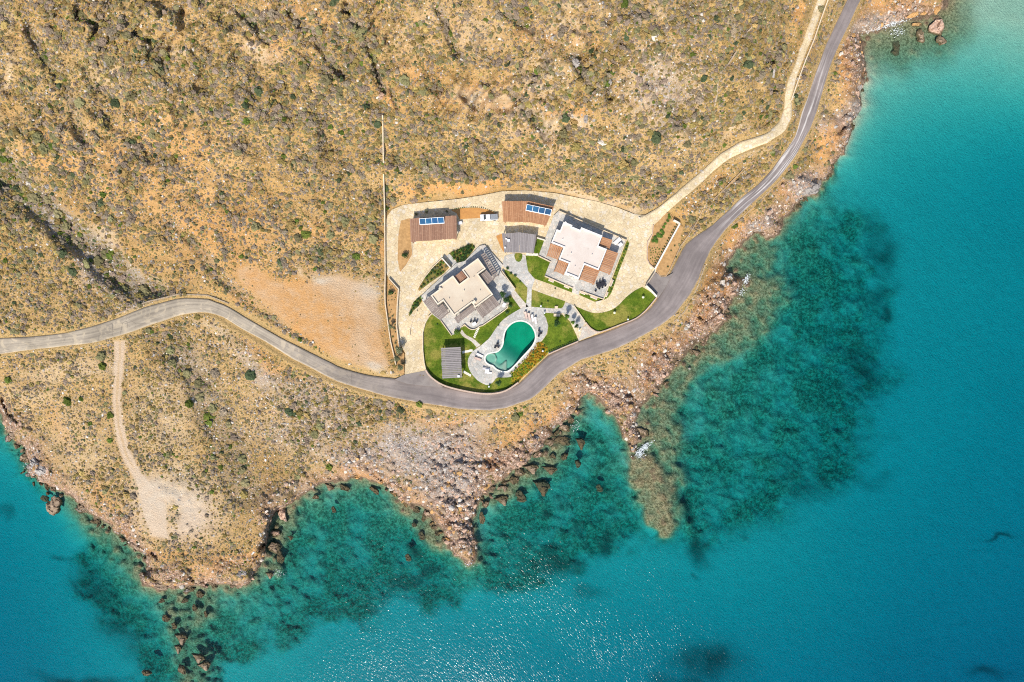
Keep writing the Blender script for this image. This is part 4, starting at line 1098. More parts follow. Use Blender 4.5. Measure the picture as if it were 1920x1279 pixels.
def quad_lerp(q, s, t):
    a, b_, c, d = [np.array(x, float) for x in q]
    return (a * (1 - s) + b_ * s) * (1 - t) + (d * (1 - s) + c * s) * t

def pergola(name, label, cat, quads, z, zfloor, mat, along='v', pitch=3.4, gap=0.14, deck=False, beams=2, group=None, posts=True, thick=0.07, mats=None):
    """quads: list of outlines TL,TR,BR,BL in map units; slats run v (TL->BL) or h (TL->TR)"""
    c = np.mean([np.mean(np.array(q), 0) for q in quads], 0)
    o = thing(name, label, cat, tuple(p3(c[0], c[1], zfloor)), group)
    for qi, q in enumerate(quads):
        q = [np.array(x, float) for x in q]
        mt = (mats or [mat] * len(quads))[qi]
        w = np.hypot(*(q[1] - q[0])) if along == 'v' else np.hypot(*(q[3] - q[0]))
        n = max(2, int(round(w / pitch)))
        for i in range(n):
            a0 = (i + gap / 2) / n; a1 = (i + 1 - gap / 2) / n
            ov = random.uniform(-0.012, 0.012)
            st = [(a0, ov), (a1, ov), (a1, 1 + ov), (a0, 1 + ov)] if along == 'v' else [(ov, a0), (1 + ov, a0), (1 + ov, a1), (ov, a1)]
            P4 = [quad_lerp(q, s_, t_) for s_, t_ in st]
            dz = random.uniform(-0.008, 0.008)
            pts = [tuple(p3(p[0], p[1], z))[:2] for p in P4]
            v_, f_ = prism_data(pts, z - thick + dz, z + dz)
            obj("board" if deck else "slat", v_, f_, mt, o)
        for k in range(beams):
            t_ = 0.06 + 0.88 * k / max(1, beams - 1)
            ends = [quad_lerp(q, 0, t_), quad_lerp(q, 1, t_)] if along == 'v' else [quad_lerp(q, t_, 0), quad_lerp(q, t_, 1)]
            A = np.array(p3(*ends[0], z))[:2]; B = np.array(p3(*ends[1], z))[:2]
            L = np.hypot(*(B - A)); e = (B - A) / L; nn = np.array([-e[1], e[0]])
            v_, f_ = box_at((A + B) / 2, e, nn, L / 2, 0.07, z - thick - 0.2, z - thick - 0.01)
            obj("beam", v_, f_, mt, o)
        if deck:
            ins = [quad_lerp(q, s_, t_) for s_, t_ in ((0.01, 0.02), (0.99, 0.02), (0.99, 0.98), (0.01, 0.98))]
            v_, f_ = prism_data([tuple(p3(p[0], p[1], z))[:2] for p in ins], z - thick - 0.06, z - thick - 0.012)
            obj("roof_deck", v_, f_, mt, o)
    if posts:
        allq = [quads[0][0], quads[-1][1], quads[-1][2], quads[0][3]]
        for p in allq:
            p = np.array(p, float) + (c - np.array(p, float)) * 0.07
            w3 = p3(p[0], p[1], z)
            v_, f_ = box_at((w3.x, w3.y), (1, 0), (0, 1), 0.09, 0.09, zfloor - 0.05, z - thick - 0.16)
            obj("post", v_, f_, (mats or [mat])[0], o)
    return o

def shed_walls(o, poly, z0, z1, mat):
    v_, f_ = prism_data([tuple(p3(u, v, z1))[:2] for u, v in poly], z0, z1)
    obj("wall", v_, f_, mat, o)

ZC = G + 2.75
g1 = pergola("garage", "brown boarded garage with four solar panels on its roof beside the drive loop", "garage", [[(768, 410), (856, 404), (856.5, 447.5), (770, 454)]], ZC, G, WOOD_BROWN, 'v', 3.6, 0.10, True)
shed_walls(g1, [(770, 412), (852, 407), (852, 444), (772, 450)], G - 0.05, ZC - 0.15, STUCCO)
shed_q = [[(941, 377), (990, 377), (991, 417), (943.5, 416)], [(990, 377), (1039, 387.5), (1024, 423), (991, 417)]]
g2 = pergola("garage", "reddish boarded garage with bent roof and four blue solar panels", "garage", shed_q, ZC, G, WOOD_ORANGE, 'v', 3.6, 0.10, True)
shed_walls(g2, [(945, 380), (988, 380), (988, 414), (946, 413)], G - 0.05, ZC - 0.15, STUCCO)
shed_walls(g2, [(992, 381), (1032, 389), (1020, 418), (993, 414)], G - 0.05, ZC - 0.15, STUCCO)
g3 = pergola("carport", "grey boarded carport with bent roof beside the grey garden path", "carport", [[(941, 438), (974, 436), (974, 474), (945, 473)], [(974, 436), (1005.5, 440), (1001, 474.5), (974, 474)]], ZC, G, WOOD_GREY, 'v', 3.2, 0.10, True)
g4 = pergola("garden_pavilion", "weathered grey slatted pavilion standing on the lawn by the pool", "pavilion", [[(827, 652.5), (864, 650.5), (865, 681), (828, 682.5)], [(828, 682.5), (865, 681), (866.5, 708), (829.5, 710)]], ZC, G, WOOD_GREY, 'h', 3.4, 0.16, False, 3, thick=0.09)
# villa pergolas
Z1P = T1 + 2.45
pergola("pergola", "taupe slatted pergola at the west corner of the cream roofed villa", "pergola", [[(793.5, 565), (807, 555), (823, 577), (810, 587.5)], [(810, 587.5), (829.5, 569.5), (842, 586.5), (826, 600.5)]], Z1P, T1, WOOD_TAUPE, 'h', 3.3, 0.15)
pergola("pergola", "narrow taupe pergola facing the curved balcony of the cream roofed villa", "pergola", [[(851.5, 596.5), (885.5, 571.5), (892, 580.5), (858, 606.5)]], Z1P, T1, WOOD_TAUPE, 'h', 2.6, 0.10)
pergola("pergola", "wide faded pergola between the cream roofed villa and the pool", "pergola", [[(891.5, 578.5), (924.5, 554), (937.5, 571), (904.5, 596.5)]], Z1P, T1, WOOD_TAUPE, 'v', 3.0, 0.10)
pergola("pergola", "taupe pergola in the eastern recess of the cream roofed villa", "pergola", [[(899, 516.5), (912.5, 506.5), (926, 523), (914.5, 533)]], Z1P, T1, WOOD_TAUPE, 'v', 3.0, 0.10)
pergola("pergola", "long open lattice pergola along the driveway corner of the cream roofed villa", "pergola", [[(901.5, 477), (908, 473), (935, 517), (926.5, 522.5)]], Z1P - 0.05, T1, WOOD_TAUPE, 'h', 4.2, 0.42)
pergola("pergola", "small mauve brown pergola filling the roof notch of the cream roofed villa", "pergola", [[(851, 519), (865.5, 508), (876, 521), (862, 532)]], Z1P, T1, WOOD_BROWN, 'v', 2.6, 0.10)
Z2P = T2 + 2.45
pergola("pergola", "orange timber pergola beside the west wall of the white roofed villa", "pergola", [[(1032, 456.5), (1055, 464.5), (1046, 487), (1025, 479.5)]], Z2P, T2, WOOD_ORANGE, 'v', 3.6, 0.16)
pergola("pergola", "small orange pergola over the southwest terrace of the white roofed villa", "pergola", [[(1047.5, 487.5), (1065.5, 494), (1057, 515), (1039, 508)]], Z2P, T2, WOOD_ORANGE, 'v', 3.4, 0.16)
pergola("pergola", "square orange pergola over the south terrace next to the black dining set", "pergola", [[(1097, 497.5), (1124.5, 507), (1114, 533.5), (1086.5, 523.5)]], Z2P, T2, WOOD_ORANGE, 'h', 3.0, 0.16)
pergola("pergola", "long orange pergola along the east wall of the white roofed villa", "pergola", [[(1138.5, 467.5), (1159.5, 474.5), (1144, 515), (1123.5, 507.5)]], Z2P, T2, WOOD_ORANGE, 'h', 3.0, 0.16)
pergola("pergola", "small orange pergola next to the white daybed of the white roofed villa", "pergola", [[(1129.5, 444), (1148.5, 450), (1143, 466), (1124, 460.5)]], Z2P, T2, WOOD_ORANGE, 'h', 3.0, 0.10)

# solar panels on the garage roofs
SOLAR = plain("blue_solar_glass", (0.010, 0.06, 0.16), (0.016, 0.11, 0.22), 0.6, 0.5, spec=0.08, rand=0.25)
ALU = plain("white_aluminium_frame", (0.75, 0.77, 0.78), (0.65, 0.67, 0.68), 2.0, 0.4)
def solar(label, a, b_, depth, z):
    A = np.array(p3(*a, z))[:2]; B = np.array(p3(*b_, z))[:2]      # south edge, west to east
    e = (B - A) / np.hypot(*(B - A)); nn = np.array([-e[1], e[0]]); L = np.hypot(*(B - A))
    o = thing("solar_collector", label, "solar panel", (A[0], A[1], z))
    rise_ = 0.65
    def tilt(s0, s1, t0, t1, off, th):
        vs = []
        for dz in (0, th):
            for s_, t_ in ((s0, t0), (s1, t0), (s1, t1), (s0, t1)):
                p = A + e * s_ + nn * t_ * depth
                vs.append((p[0], p[1], z + 0.12 + rise_ * t_ + off + dz))
        return vs, [(0, 3, 2, 1), (4, 5, 6, 7), (0, 1, 5, 4), (1, 2, 6, 5), (2, 3, 7, 6), (3, 0, 4, 7)]
    v_, f_ = tilt(-0.06, L + 0.06, -0.06, 1.02, 0, 0.06); obj("frame", v_, f_, ALU, o)
    for k in range(4):
        v_, f_ = tilt(L * k / 4 + 0.05, L * (k + 1) / 4 - 0.05, 0.05, 0.95, 0.06, 0.03); obj("panel", v_, f_, SOLAR, o)
    for s_ in (0.2, L - 0.2):
        p = A + e * s_ + nn * depth * 0.95
        v_, f_ = box_at(p, e, nn, 0.03, 0.03, z - 0.02, z + 0.12 + rise_); obj("leg", v_, f_, ALU, o)
solar("row of four pale blue solar panels on the brown garage roof", (787.5, 421.5), (833, 418.5), 1.45, ZC)
solar("row of four deep blue solar panels on the reddish garage roof", (986, 394.5), (1032, 404), 1.45, ZC)

# ------------------------------------------------------------------ walls
wall("boundary_wall", [(717.5, 216), (718, 260), (718.5, 300), (719.5, 340), (720.5, 380), (721, 420), (721.5, 470), (722, 515), (721.5, 545), (722, 570), (727, 605), (732, 640), (738, 665), (742, 684)], 0.26, -0.6, 0.9, CREAMWALL,
     "long pale boundary wall running straight up the scrub hillside", drape=True)
wall("garden_wall", [(729, 522), (747, 542), (744.5, 575), (743.5, 612), (747, 640), (752, 662)], 0.28, G - 0.2, G + 0.75, CREAMWALL, "angled cream garden wall between the drive and the thin planted strip")
wall("garden_wall", [(773, 455), (773, 478), (762, 497), (751, 510)], 0.16, G - 0.2, G + 0.3, CREAMWALL, "low curved cream wall edging the soil bed by the brown garage")
wall("garden_wall", [(828.5, 484.5), (811, 501), (796, 520), (786, 536), (783, 542)], 0.2, G - 0.2, G + 0.45, CREAMWALL, "low curved wall edging the planted wedge northwest of the cream roofed villa")
wall("garden_wall", [(828.5, 484), (844.5, 502)], 0.3, G - 0.2, G + 1.5, WHITEWALL, "short white wall at the entrance path of the cream roofed villa")
wall("garden_wall", [(782, 583), (774, 600), (769, 615), (768, 629)], 0.2, G - 0.2, G + 0.5, CREAMWALL, "free ending low wall dividing the western driveway lanes")
wall("garden_wall", [(812, 586), (803, 594), (797, 606), (792.5, 623), (792.5, 656), (795, 680), (798, 693)], 0.24, G - 0.2, G + 0.75, CREAMWALL, "cream wall between the western driveway and the pavilion lawn")
wall("retaining_wall", smooth([(798, 694), (803, 702), (813, 711.5), (830, 722), (856, 730), (895, 737.5), (923, 738.5), (948, 733), (972, 717.5)], 3), 0.4, G - 1.2, G + 1.05, PINKWALL, "curved pinkish retaining wall around the pavilion lawn on the road bend")
wall("retaining_wall", [(1029, 664), (1056, 652), (1084, 640.5)], 0.3, G - 1.2, G + 0.55, PINKWALL, "short retaining wall between the pool garden and the road")
wall("retaining_wall", smooth([(1098, 604), (1104, 612), (1112, 618.5), (1126, 622.5), (1163, 609), (1192, 597.5), (1212, 581), (1232, 557)], 3), 0.26, G - 1.2, G + 0.5, PINKWALL, "curved kerb wall around the open lawn beside the road junction")
wall("garden_wall", [(1076, 573), (1097, 603)], 0.2, G - 0.2, G + 0.5, CREAMWALL, "straight cream wall between the entrance path and the open lawn")
wall("gate_wall", [(1212, 535.5), (1222, 545), (1232, 556)], 0.32, G - 0.6, G + 1.3, WHITEWALL, "white gate wall between the lawn corner and the asphalt apron")
wall("gate_wall", [(1228, 509.5), (1211.5, 534.5)], 0.14, G - 0.2, G + 1.0, FRAME, "thin grey sliding gate across the eastern driveway entrance", "gate")
wall("garden_wall", [(1275, 419), (1252, 461), (1228.5, 504)], 0.42, G - 0.3, G + 0.9, WHITEWALL, "straight white wall between the two long soil beds")
wall("garden_wall", [(1263.5, 412.5), (1274, 418)], 0.34, G - 0.3, G + 1.0, WHITEWALL, "short white wall stub at the top of the soil beds")
wall("garden_wall", [(1231, 507), (1238, 517.5), (1249, 518), (1255, 509), (1276, 462), (1292, 440), (1302, 424), (1308, 414), (1318, 394), (1337, 375), (1360, 353), (1394, 318), (1413, 302)], 0.24, -0.5, 0.42, EARTHWALL, "long low ochre wall climbing between the road and the hillside driveway", drape=True)
wall("garden_wall", [(1225, 421.5), (1223.5, 439), (1214, 454), (1213.5, 485.5), (1218, 495.5), (1227, 503)], 0.2, G - 0.2, G + 0.35, PINKWALL, "wavy kerb wall between the eastern driveway and the green soil bed")
wall("terrace_wall", [(1048, 395.5), (1110, 422.5), (1174.5, 450.5), (1160, 488), (1132, 561), (1088, 545.5)], 0.24, G - 0.2, T2 + 0.4, CREAMWALL, "cream parapet wall around the east side of the white roofed villa terrace")
wall("terrace_wall", [(1074.5, 540.5), (1021.5, 517.5)], 0.24, G - 0.2, T2 + 0.4, CREAMWALL, "cream parapet wall along the southwest side of the white roofed villa terrace")
wall("terrace_wall", [(1032.5, 491), (1009, 479.5)], 0.24, G - 0.2, T2 + 0.35, CREAMWALL, "short cream parapet at the western lawn of the white roofed villa")
wall("terrace_wall", [(826.5, 601.5), (846.5, 629)], 0.2, G - 0.2, T1 + 0.4, CREAMWALL, "cream parapet wall facing the pavilion lawn")
wall("terrace_wall", [(865.5, 613.5), (871, 608.5)] + smooth([(872, 609.5), (878, 615), (885, 618), (893, 616.5), (899, 612)], 4) + [(905, 610.5), (944, 583.5), (951.5, 577), (953.5, 568.5), (950, 558.5)], 0.22, G - 0.2, T1 + 0.4, CREAMWALL, "cream parapet wall with curved balcony above the pool")
wall("terrace_wall", [(941, 508), (966, 542)], 0.22, G - 0.2, T1 + 0.45, CREAMWALL, "cream parapet wall beside the triangular olive lawn")
wall("garden_wall", [(1006.5, 445.5), (1023, 450.5)], 0.24, G - 0.1, G + 0.8, WHITEWALL, "short white wall above the small lawn next to the grey carport")
wall("roadside_wall", [(1484, 188), (1497, 150), (1511, 112), (1527, 73), (1541, 32), (1558, -15)], 0.28, -0.5, 0.7, CREAMWALL, "straight pale wall on the outer side of the upper hillside driveway", drape=True)
wall("roadside_wall", [(1322, 497), (1309, 535), (1296, 563), (1282, 586), (1264, 603)], 0.3, -0.4, 0.3, STONEWALL, "low rough stone kerb between the road bend and the eastern shore", drape=True)
wall("roadside_wall", [(1470, 333), (1440, 362), (1412, 389), (1390, 410), (1372, 424)], 0.26, -0.4, 0.32, EARTHWALL, "low ochre kerb between the narrow road and the jetty shore", drape=True)
wall("roadside_wall", [(215, 590), (275, 566), (334, 552), (388, 553.5), (428, 569)], 0.3, -0.5, 0.3, STONEWALL, "rough stone kerb on the inner side of the western road bend", drape=True)
wall("dry_stone_wall", [(1415, 45), (1402, 60), (1396, 72), (1382, 95), (1366, 120), (1352, 135), (1346, 155), (1344, 180), (1340, 200)], 0.4, -0.3, 0.3, STONEWALL, "tumbled dry stone wall winding down the upper hillside", drape=True)
# jetty
CONC = plain("pale_concrete", (0.55, 0.47, 0.37), (0.42, 0.35, 0.28), 1.2, 0.9, 0.03)
jt = thing("jetty", "small pale concrete jetty on the stony shore", "jetty", tuple(p3(1440, 430, 0)))
prism("landing_slab", [(1436, 420), (1442, 417), (1455, 437), (1447, 442.5)], -1.5, 0.75, CONC, jt)
prism("approach_slab", [(1427, 409), (1434, 405), (1442.5, 416.5), (1436, 420.5)], -0.5, 0.95, CONC, jt)

# ------------------------------------------------------------------ plants
def leafy(rx, ry, rz, n, leaf, seed, lumps=7, shell=0.55):
    """crown of small separate leaf faces spread through lumpy volume"""
    r = np.random.default_rng(seed)
    lc = r.normal(size=(lumps, 3)); lc /= np.linalg.norm(lc, axis=1)[:, None]; lc *= r.uniform(0.15, 0.62, (lumps, 1)); lc[:, 2] = np.abs(lc[:, 2]) * 0.8
    lr = r.uniform(0.32, 0.55, lumps)
    k = r.integers(0, lumps, n)
    d = r.normal(size=(n, 3)); d /= np.linalg.norm(d, axis=1)[:, None]
    c = lc[k] + d * (lr[k] * r.uniform(shell, 1.0, n) ** 0.5)[:, None]
    nrm = d + r.normal(scale=0.5, size=(n, 3)); nrm[:, 2] += 0.5; nrm /= np.linalg.norm(nrm, axis=1)[:, None]
    t = np.cross(nrm, r.normal(size=(n, 3))); t /= np.linalg.norm(t, axis=1)[:, None] + 1e-9
    b_ = np.cross(nrm, t)
    s = leaf * r.uniform(0.6, 1.3, n)[:, None]
    sc_ = np.array([rx, ry, rz]); c = c * sc_; c[:, 2] += rz * 0.45
    vs = np.stack([c - t * s, c + b_ * s * 0.55, c + t * s, c - b_ * s * 0.55], 1).reshape(-1, 3)
    vs[:, 2] = np.maximum(vs[:, 2], 0.02)
    return vs, np.arange(4 * n).reshape(n, 4)

def leaf_mat(name, c1, c2, rand=0.22):
    b = NB(name)
    g = b.n("ShaderNodeNewGeometry")
    col = b.mix(b.math('ADD', b.math('MULTIPLY', g.outputs["Random Per Island"], 0.7), b.math('MULTIPLY', b.noise(0.8, 3), 0.3)), c1, c2)
    h = b.n("ShaderNodeHueSaturation"); b.link(col, h.inputs["Color"])
    b.link(b.math('ADD', b.math('MULTIPLY', b.rand(), 2 * rand), 1 - rand), h.inputs["Value"])
    b.color(h.outputs["Color"]); b.rough(0.7); b.bsdf.inputs["Specular IOR Level"].default_value = 0.2
    return b.m
LEAF_DARK = leaf_mat("dark_green_leaves", (0.018, 0.055, 0.012), (0.06, 0.13, 0.035))
LEAF_MID = leaf_mat("fresh_green_leaves", (0.05, 0.12, 0.015), (0.13, 0.22, 0.03))
LEAF_OLIVE = leaf_mat("silvery_olive_leaves", (0.13, 0.14, 0.06), (0.26, 0.26, 0.14))
LEAF_LIME = leaf_mat("lime_green_leaves", (0.16, 0.22, 0.01), (0.36, 0.36, 0.02))
LEAF_GOLD = leaf_mat("golden_flower_leaves", (0.28, 0.13, 0.01), (0.48, 0.27, 0.015))
BARK = plain("brown_bark", (0.16, 0.11, 0.07), (0.09, 0.06, 0.04), 6, 0.95, 0.03)

def leaf_mesh(name, mat, *a, **k):
    v_, f_ = leafy(*a, **k)
    return mesh_from(name, v_, f_, mat)
CROWNS = {}
for nm, mt in (("dark", LEAF_DARK), ("mid", LEAF_MID), ("olive", LEAF_OLIVE), ("lime", LEAF_LIME), ("gold", LEAF_GOLD)):
    CROWNS[nm] = [leaf_mesh("foliage", mt, 1, 1, 0.85, 420, 0.11, 100 + i * 7 + len(nm), lumps=9) for i in range(3)]
def tube_data(pts, rad, sides=6):
    vs = []; fs = []
    for i, (p, r_) in enumerate(zip(pts, rad)):
        for k in range(sides):
            a = 2 * math.pi * k / sides
            vs.append((p[0] + r_ * math.cos(a), p[1] + r_ * math.sin(a), p[2]))
    for i in range(len(pts) - 1):
        for k in range(sides):
            fs.append((i * sides + k, i * sides + (k + 1) % sides, (i + 1) * sides + (k + 1) % sides, (i + 1) * sides + k))
    fs.append(tuple(range((len(pts) - 1) * sides, len(pts) * sides)))
    return vs, fs
def limbs(h, r0):
    parts = [tube_data([(0, 0, -0.1), (0.02, 0.01, h * 0.5), (0, 0.03, h)], [r0, r0 * 0.75, r0 * 0.55])]
    for k in range(4):
        a = k * 1.6 + 0.4
        parts.append(tube_data([(0, 0.02, h * 0.85), (0.4 * math.cos(a), 0.4 * math.sin(a), h * 1.15), (0.75 * math.cos(a), 0.75 * math.sin(a), h * 1.35)], [r0 * 0.5, r0 * 0.35, r0 * 0.15]))
    return merge(parts)
v_, f_ = limbs(0.5, 0.09); STEM = mesh_from("stem", v_, f_, BARK)
v_, f_ = limbs(1.0, 0.10); TRUNK = mesh_from("trunk", v_, f_, BARK)

def bush(u, v, rpx, kind, label, cat="bush", group=None, zg=None, h=0.9, name="garden_bush"):
    z_ = zg if zg is not None else float(ground(u, v))
    r = rpx / 7.0
    o = thing(name, label, cat, tuple(p3(u, v, z_)), group)
    c = bpy.data.objects.new("foliage", random.choice(CROWNS[kind])); COL.objects.link(c); c.parent = o
    c.scale = (r * random.uniform(.92, 1.1), r * random.uniform(.92, 1.1), r * h); c.rotation_euler = (0, 0, random.uniform(0, 6.28))
    s = bpy.data.objects.new("stem", STEM); COL.objects.link(s); s.parent = o; s.scale = (r, r, r * h)
    return o

def tree(u, v, rpx, kind, label, height, zg=None, group=None, name="garden_tree"):
    z_ = zg if zg is not None else float(ground(u, v))
    r = rpx / 7.0
    o = thing(name, label, "tree", tuple(p3(u, v, z_)), group)
    t = bpy.data.objects.new("trunk", TRUNK); COL.objects.link(t); t.parent = o; t.scale = (r, r, height * 0.62)
    for k in range(3):
        c = bpy.data.objects.new("crown", CROWNS[kind][k]); COL.objects.link(c); c.parent = o
        a = k * 2.1 + u; rr = 0 if k == 0 else 0.42 * r
        c.location = (rr * math.cos(a), rr * math.sin(a), height * (0.42 if k else 0.5))
        c.scale = (r * (1 if k == 0 else 0.66), r * (1 if k == 0 else 0.66), height * 0.5 * (1 if k == 0 else 0.75)); c.rotation_euler = (0, 0, a)
    return o

def fill(poly, n, sep, seed):
    r = np.random.default_rng(seed); P_ = np.array(poly); out = []
    lo, hi = P_.min(0), P_.max(0)
    for _ in range(6000):
        q = r.uniform(lo, hi)
        if sdf(poly, np.array([q[0]]), np.array([q[1]]))[0] < sep * 0.45: continue
        if all(np.hypot(*(q - o_)) > sep for o_ in out): out.append(q)
        if len(out) >= n: break
    return out
for i, q in enumerate(fill(BED_N, 26, 4.6, 1)):
    bush(q[0], q[1], random.uniform(3.6, 5.2), random.choice(["dark", "dark", "mid"]), "dark green shrub crowded in the raised bed north of the cream roofed villa", group="shrubs in the north bed", zg=Z1, h=1.25)
for i, q in enumerate(fill(BED_NW, 24, 4.8, 2)):
    bush(q[0], q[1], random.uniform(2.8, 4.4), random.choice(["mid", "dark", "mid", "olive"]), "green shrub in the wedge shaped bed beside the entrance path", group="shrubs in the wedge bed", zg=Z1)
for i, q in enumerate(fill(BED_W, 14, 4.2, 3)):
    bush(q[0], q[1], random.uniform(3.2, 4.4), random.choice(["dark", "mid"]), "green shrub in the narrow bed at the western pergola", group="shrubs in the narrow west bed", zg=Z1)
for i, q in enumerate(fill(B_POOL, 105, 3.4, 4)):
    t_ = (q[0] - 955) / 70 + random.uniform(-0.2, 0.2)
    kd = "lime" if t_ < 0.38 else "gold"
    if random.random() < 0.2: kd = "mid"
    lab = {"lime": "lime green shrub in the flower bed between pool and road", "gold": "golden orange flowering shrub in the bed between pool and road", "mid": "green leafy shrub in the flower bed between pool and road"}[kd]
    bush(q[0], q[1], random.uniform(2.4, 3.6), kd, lab, group=kd + " shrubs in the pool flower bed", zg=Z2, h=0.7, name="flowering_shrub")
EASTBED = [(1226, 424), (1245, 404), (1258, 404), (1262, 413), (1240, 450), (1232, 462), (1222, 492), (1216, 486), (1216, 465), (1225, 440)]
for (u, v, r_) in [(1228, 446, 5), (1234, 441, 5.5), (1239, 443, 5), (1230, 452, 5), (1224, 452, 4), (1240, 433, 4.5), (1244, 426, 4), (1243, 437, 4), (1247, 420, 3.5), (1252, 414, 3.5), (1255, 408, 4), (1254, 403, 3)]:
    bush(u, v, r_ * 1.3, "mid", "bright green ground cover shrub in the upper soil bed", group="ground cover in the upper soil bed", zg=Z1, h=0.4)
for q in fill([(1216, 462), (1232, 460), (1240, 470), (1226, 498), (1216, 486)], 22, 4.2, 6):
    bush(q[0], q[1], random.uniform(1.3, 2.2), random.choice(["mid", "olive", "mid"]), "small seedling in the upper soil bed", group="seedlings in the upper soil bed", zg=Z1, h=0.7, name="seedling")
for t_ in np.linspace(0.04, 0.96, 16):
    u = 1274 + (1228 - 1274) * t_; v = 419 + (503 - 419) * t_
    bush(u - 4, v - 1.5, random.uniform(1.8, 2.6), "dark", "small dark shrub along the straight white wall", group="shrubs along the white wall", zg=Z1, h=0.8)
for (u, v) in [(1265, 461), (1268, 482), (1252, 500), (1258, 470)]:
    bush(u, v, random.uniform(1.8, 2.6), "dark", "lone dark seedling in the lower soil bed", group="seedlings in the lower soil bed", zg=Z1, name="seedling")
for q in fill([(1150, 540), (1160, 510), (1176, 470), (1181, 458), (1176, 452), (1168, 470), (1137, 552), (1146, 550)], 18, 4.4, 8):
    bush(q[0], q[1], random.uniform(2.4, 3.6), random.choice(["mid", "mid", "dark"]), "green shrub in the strip below the east terrace wall", group="shrubs below the east terrace wall", zg=Z1, h=0.7)
for q in fill(BEDS_SOIL["west"], 34, 4.6, 9):
    bush(q[0], q[1], random.uniform(1.8, 4.2) if q[1] > 590 else random.uniform(1.2, 2.0), random.choice(["olive", "olive", "mid"]), "dry silvery shrub in the strip between the two western walls", group="shrubs in the western strip", zg=Z1)
for k, u in enumerate(np.linspace(848, 930, 22)):
    v = 393.5 - 5.0 * math.sin((u - 845) / 86 * math.pi) + 5.0 * max(0, (u - 905) / 25)
    bush(u, v, random.uniform(1.2, 1.8), "mid" if u < 890 else "dark", "tiny hedge plant along the red soil bed between the garages", group="hedge plants around the red bed", zg=Z1, name="hedge_plant")
bush(760.5, 480, 8, "dark", "round dark bush on the soil bed below the brown garage", zg=Z1, h=1.3)
bush(733, 548.5, 7.5, "dark", "round dark bush in the corner of the western planted strip", zg=Z1, h=1.3)
bush(728, 391, 4, "mid", "small green bush at the head of the drive loop outside the boundary wall")
bush(857, 622.5, 8.5, "mid", "dense green bush covering the southern terrace corner", zg=G, h=1.5)
bush(781, 402, 4.5, "olive", "grey green bush behind the west end of the brown garage", zg=G, h=1.2)
bush(800, 398, 5, "olive", "taller grey green bush behind the middle of the brown garage", zg=G, h=1.4)
bush(838, 397, 3.5, "olive", "small grey bush behind the east end of the brown garage", zg=G, h=1.2)
tree(943, 553, 8, "dark", "dark leafy tree on the eastern terrace of the cream roofed villa", 3.0, T1)
tree(950, 563, 8, "dark", "dark tree behind the curved terrace corner by the pool", 2.8, G)
bush(956, 574, 7, "dark", "dark bush beside the curved terrace corner", zg=Z1, h=1.2)
bush(951, 586, 5.5, "dark", "dark shrub on the lawn under the pool terrace", zg=Z1)
tree(935, 717, 7.5, "dark", "dark round tree at the southern tip of the pool deck", 3.4, G)
tree(1043, 606, 8, "dark", "dark tree with pale blossom standing on the lawn east of the pool", 3.4, G)
tree(1062, 594, 7, "mid", "green tree at the bend of the entrance path", 3.6, G)
tree(1073, 605, 5.5, "mid", "slim green tree beside the entrance path", 3.0, G)
tree(1080, 612, 5.5, "dark", "dark slim tree beside the entrance gate", 3.0, G)
tree(750, 655, 9, "olive", "silvery olive tree at the lower end of the western strip", 3.4, G)
tree(745, 672, 8, "olive", "bushy olive tree next to the road end of the boundary wall", 2.6, G)
tree(752, 690, 7.5, "olive", "olive tree beside the driveway mouth", 2.6, G)
tree(735, 613, 6, "olive", "small olive tree halfway down the western strip", 2.4, G)
for (u, v, r_) in [(966, 517, 4), (952, 503, 4), (958, 512, 3.5), (975, 528, 3)]:
    bush(u, v, r_, "dark", "dark shrub along the terrace wall above the triangular lawn", group="shrubs by the triangular lawn", zg=Z1)
for (u, v) in [(820, 608), (1027, 565), (1041, 541), (1082, 543), (1103, 553), (1037, 526), (935, 610), (1050, 640)]:
    bush(u, v, random.uniform(1.8, 2.8), "dark", "small dark shrub planted singly in a lawn", group="single lawn shrubs", zg=Z1)
for q in fill([(940, 733), (972, 714), (978, 712), (966, 724), (950, 731)], 12, 3.4, 12):
    bush(q[0], q[1], random.uniform(2.2, 3.2), "dark", "dark hedge shrub behind the wall at the road bend", group="hedge at the road bend", zg=Z1)
for t_ in np.linspace(0, 1, 16):
    bush(1030 + 52 * t_, 658 - 22 * t_, random.uniform(1.8, 2.8), "dark", "dark hedge shrub behind the short road retaining wall", group="hedge of the pool garden", zg=Z1)

# ------------------------------------------------------------------ hillside scrub
import bmesh
def lump_mesh(name, mat, seed, sub=3, amp=0.46, flat=0.72, cut=-0.15, freq=2.2):
    bm = bmesh.new(); bmesh.ops.create_icosphere(bm, subdivisions=sub, radius=1.0)
    r = np.random.default_rng(seed)
    co = np.array([v.co[:] for v in bm.verts])
    off = r.uniform(0, 50, 3)
    n1 = fbm((co[:, 0] + co[:, 2] * 0.7) * freq + off[0], (co[:, 1] - co[:, 2] * 0.6) * freq + off[1], 3, seed, 0.6)
    n2 = r.uniform(-1, 1, len(co)) * 0.35
    co = co * (1 + amp * (n1 * 1.2 + n2))[:, None]
    co[:, 2] = np.maximum(co[:, 2], cut) * flat
    for v, c in zip(bm.verts, co): v.co = c
    me = bpy.data.meshes.new(name); bm.to_mesh(me); bm.free()
    me.materials.append(mat)
    return me

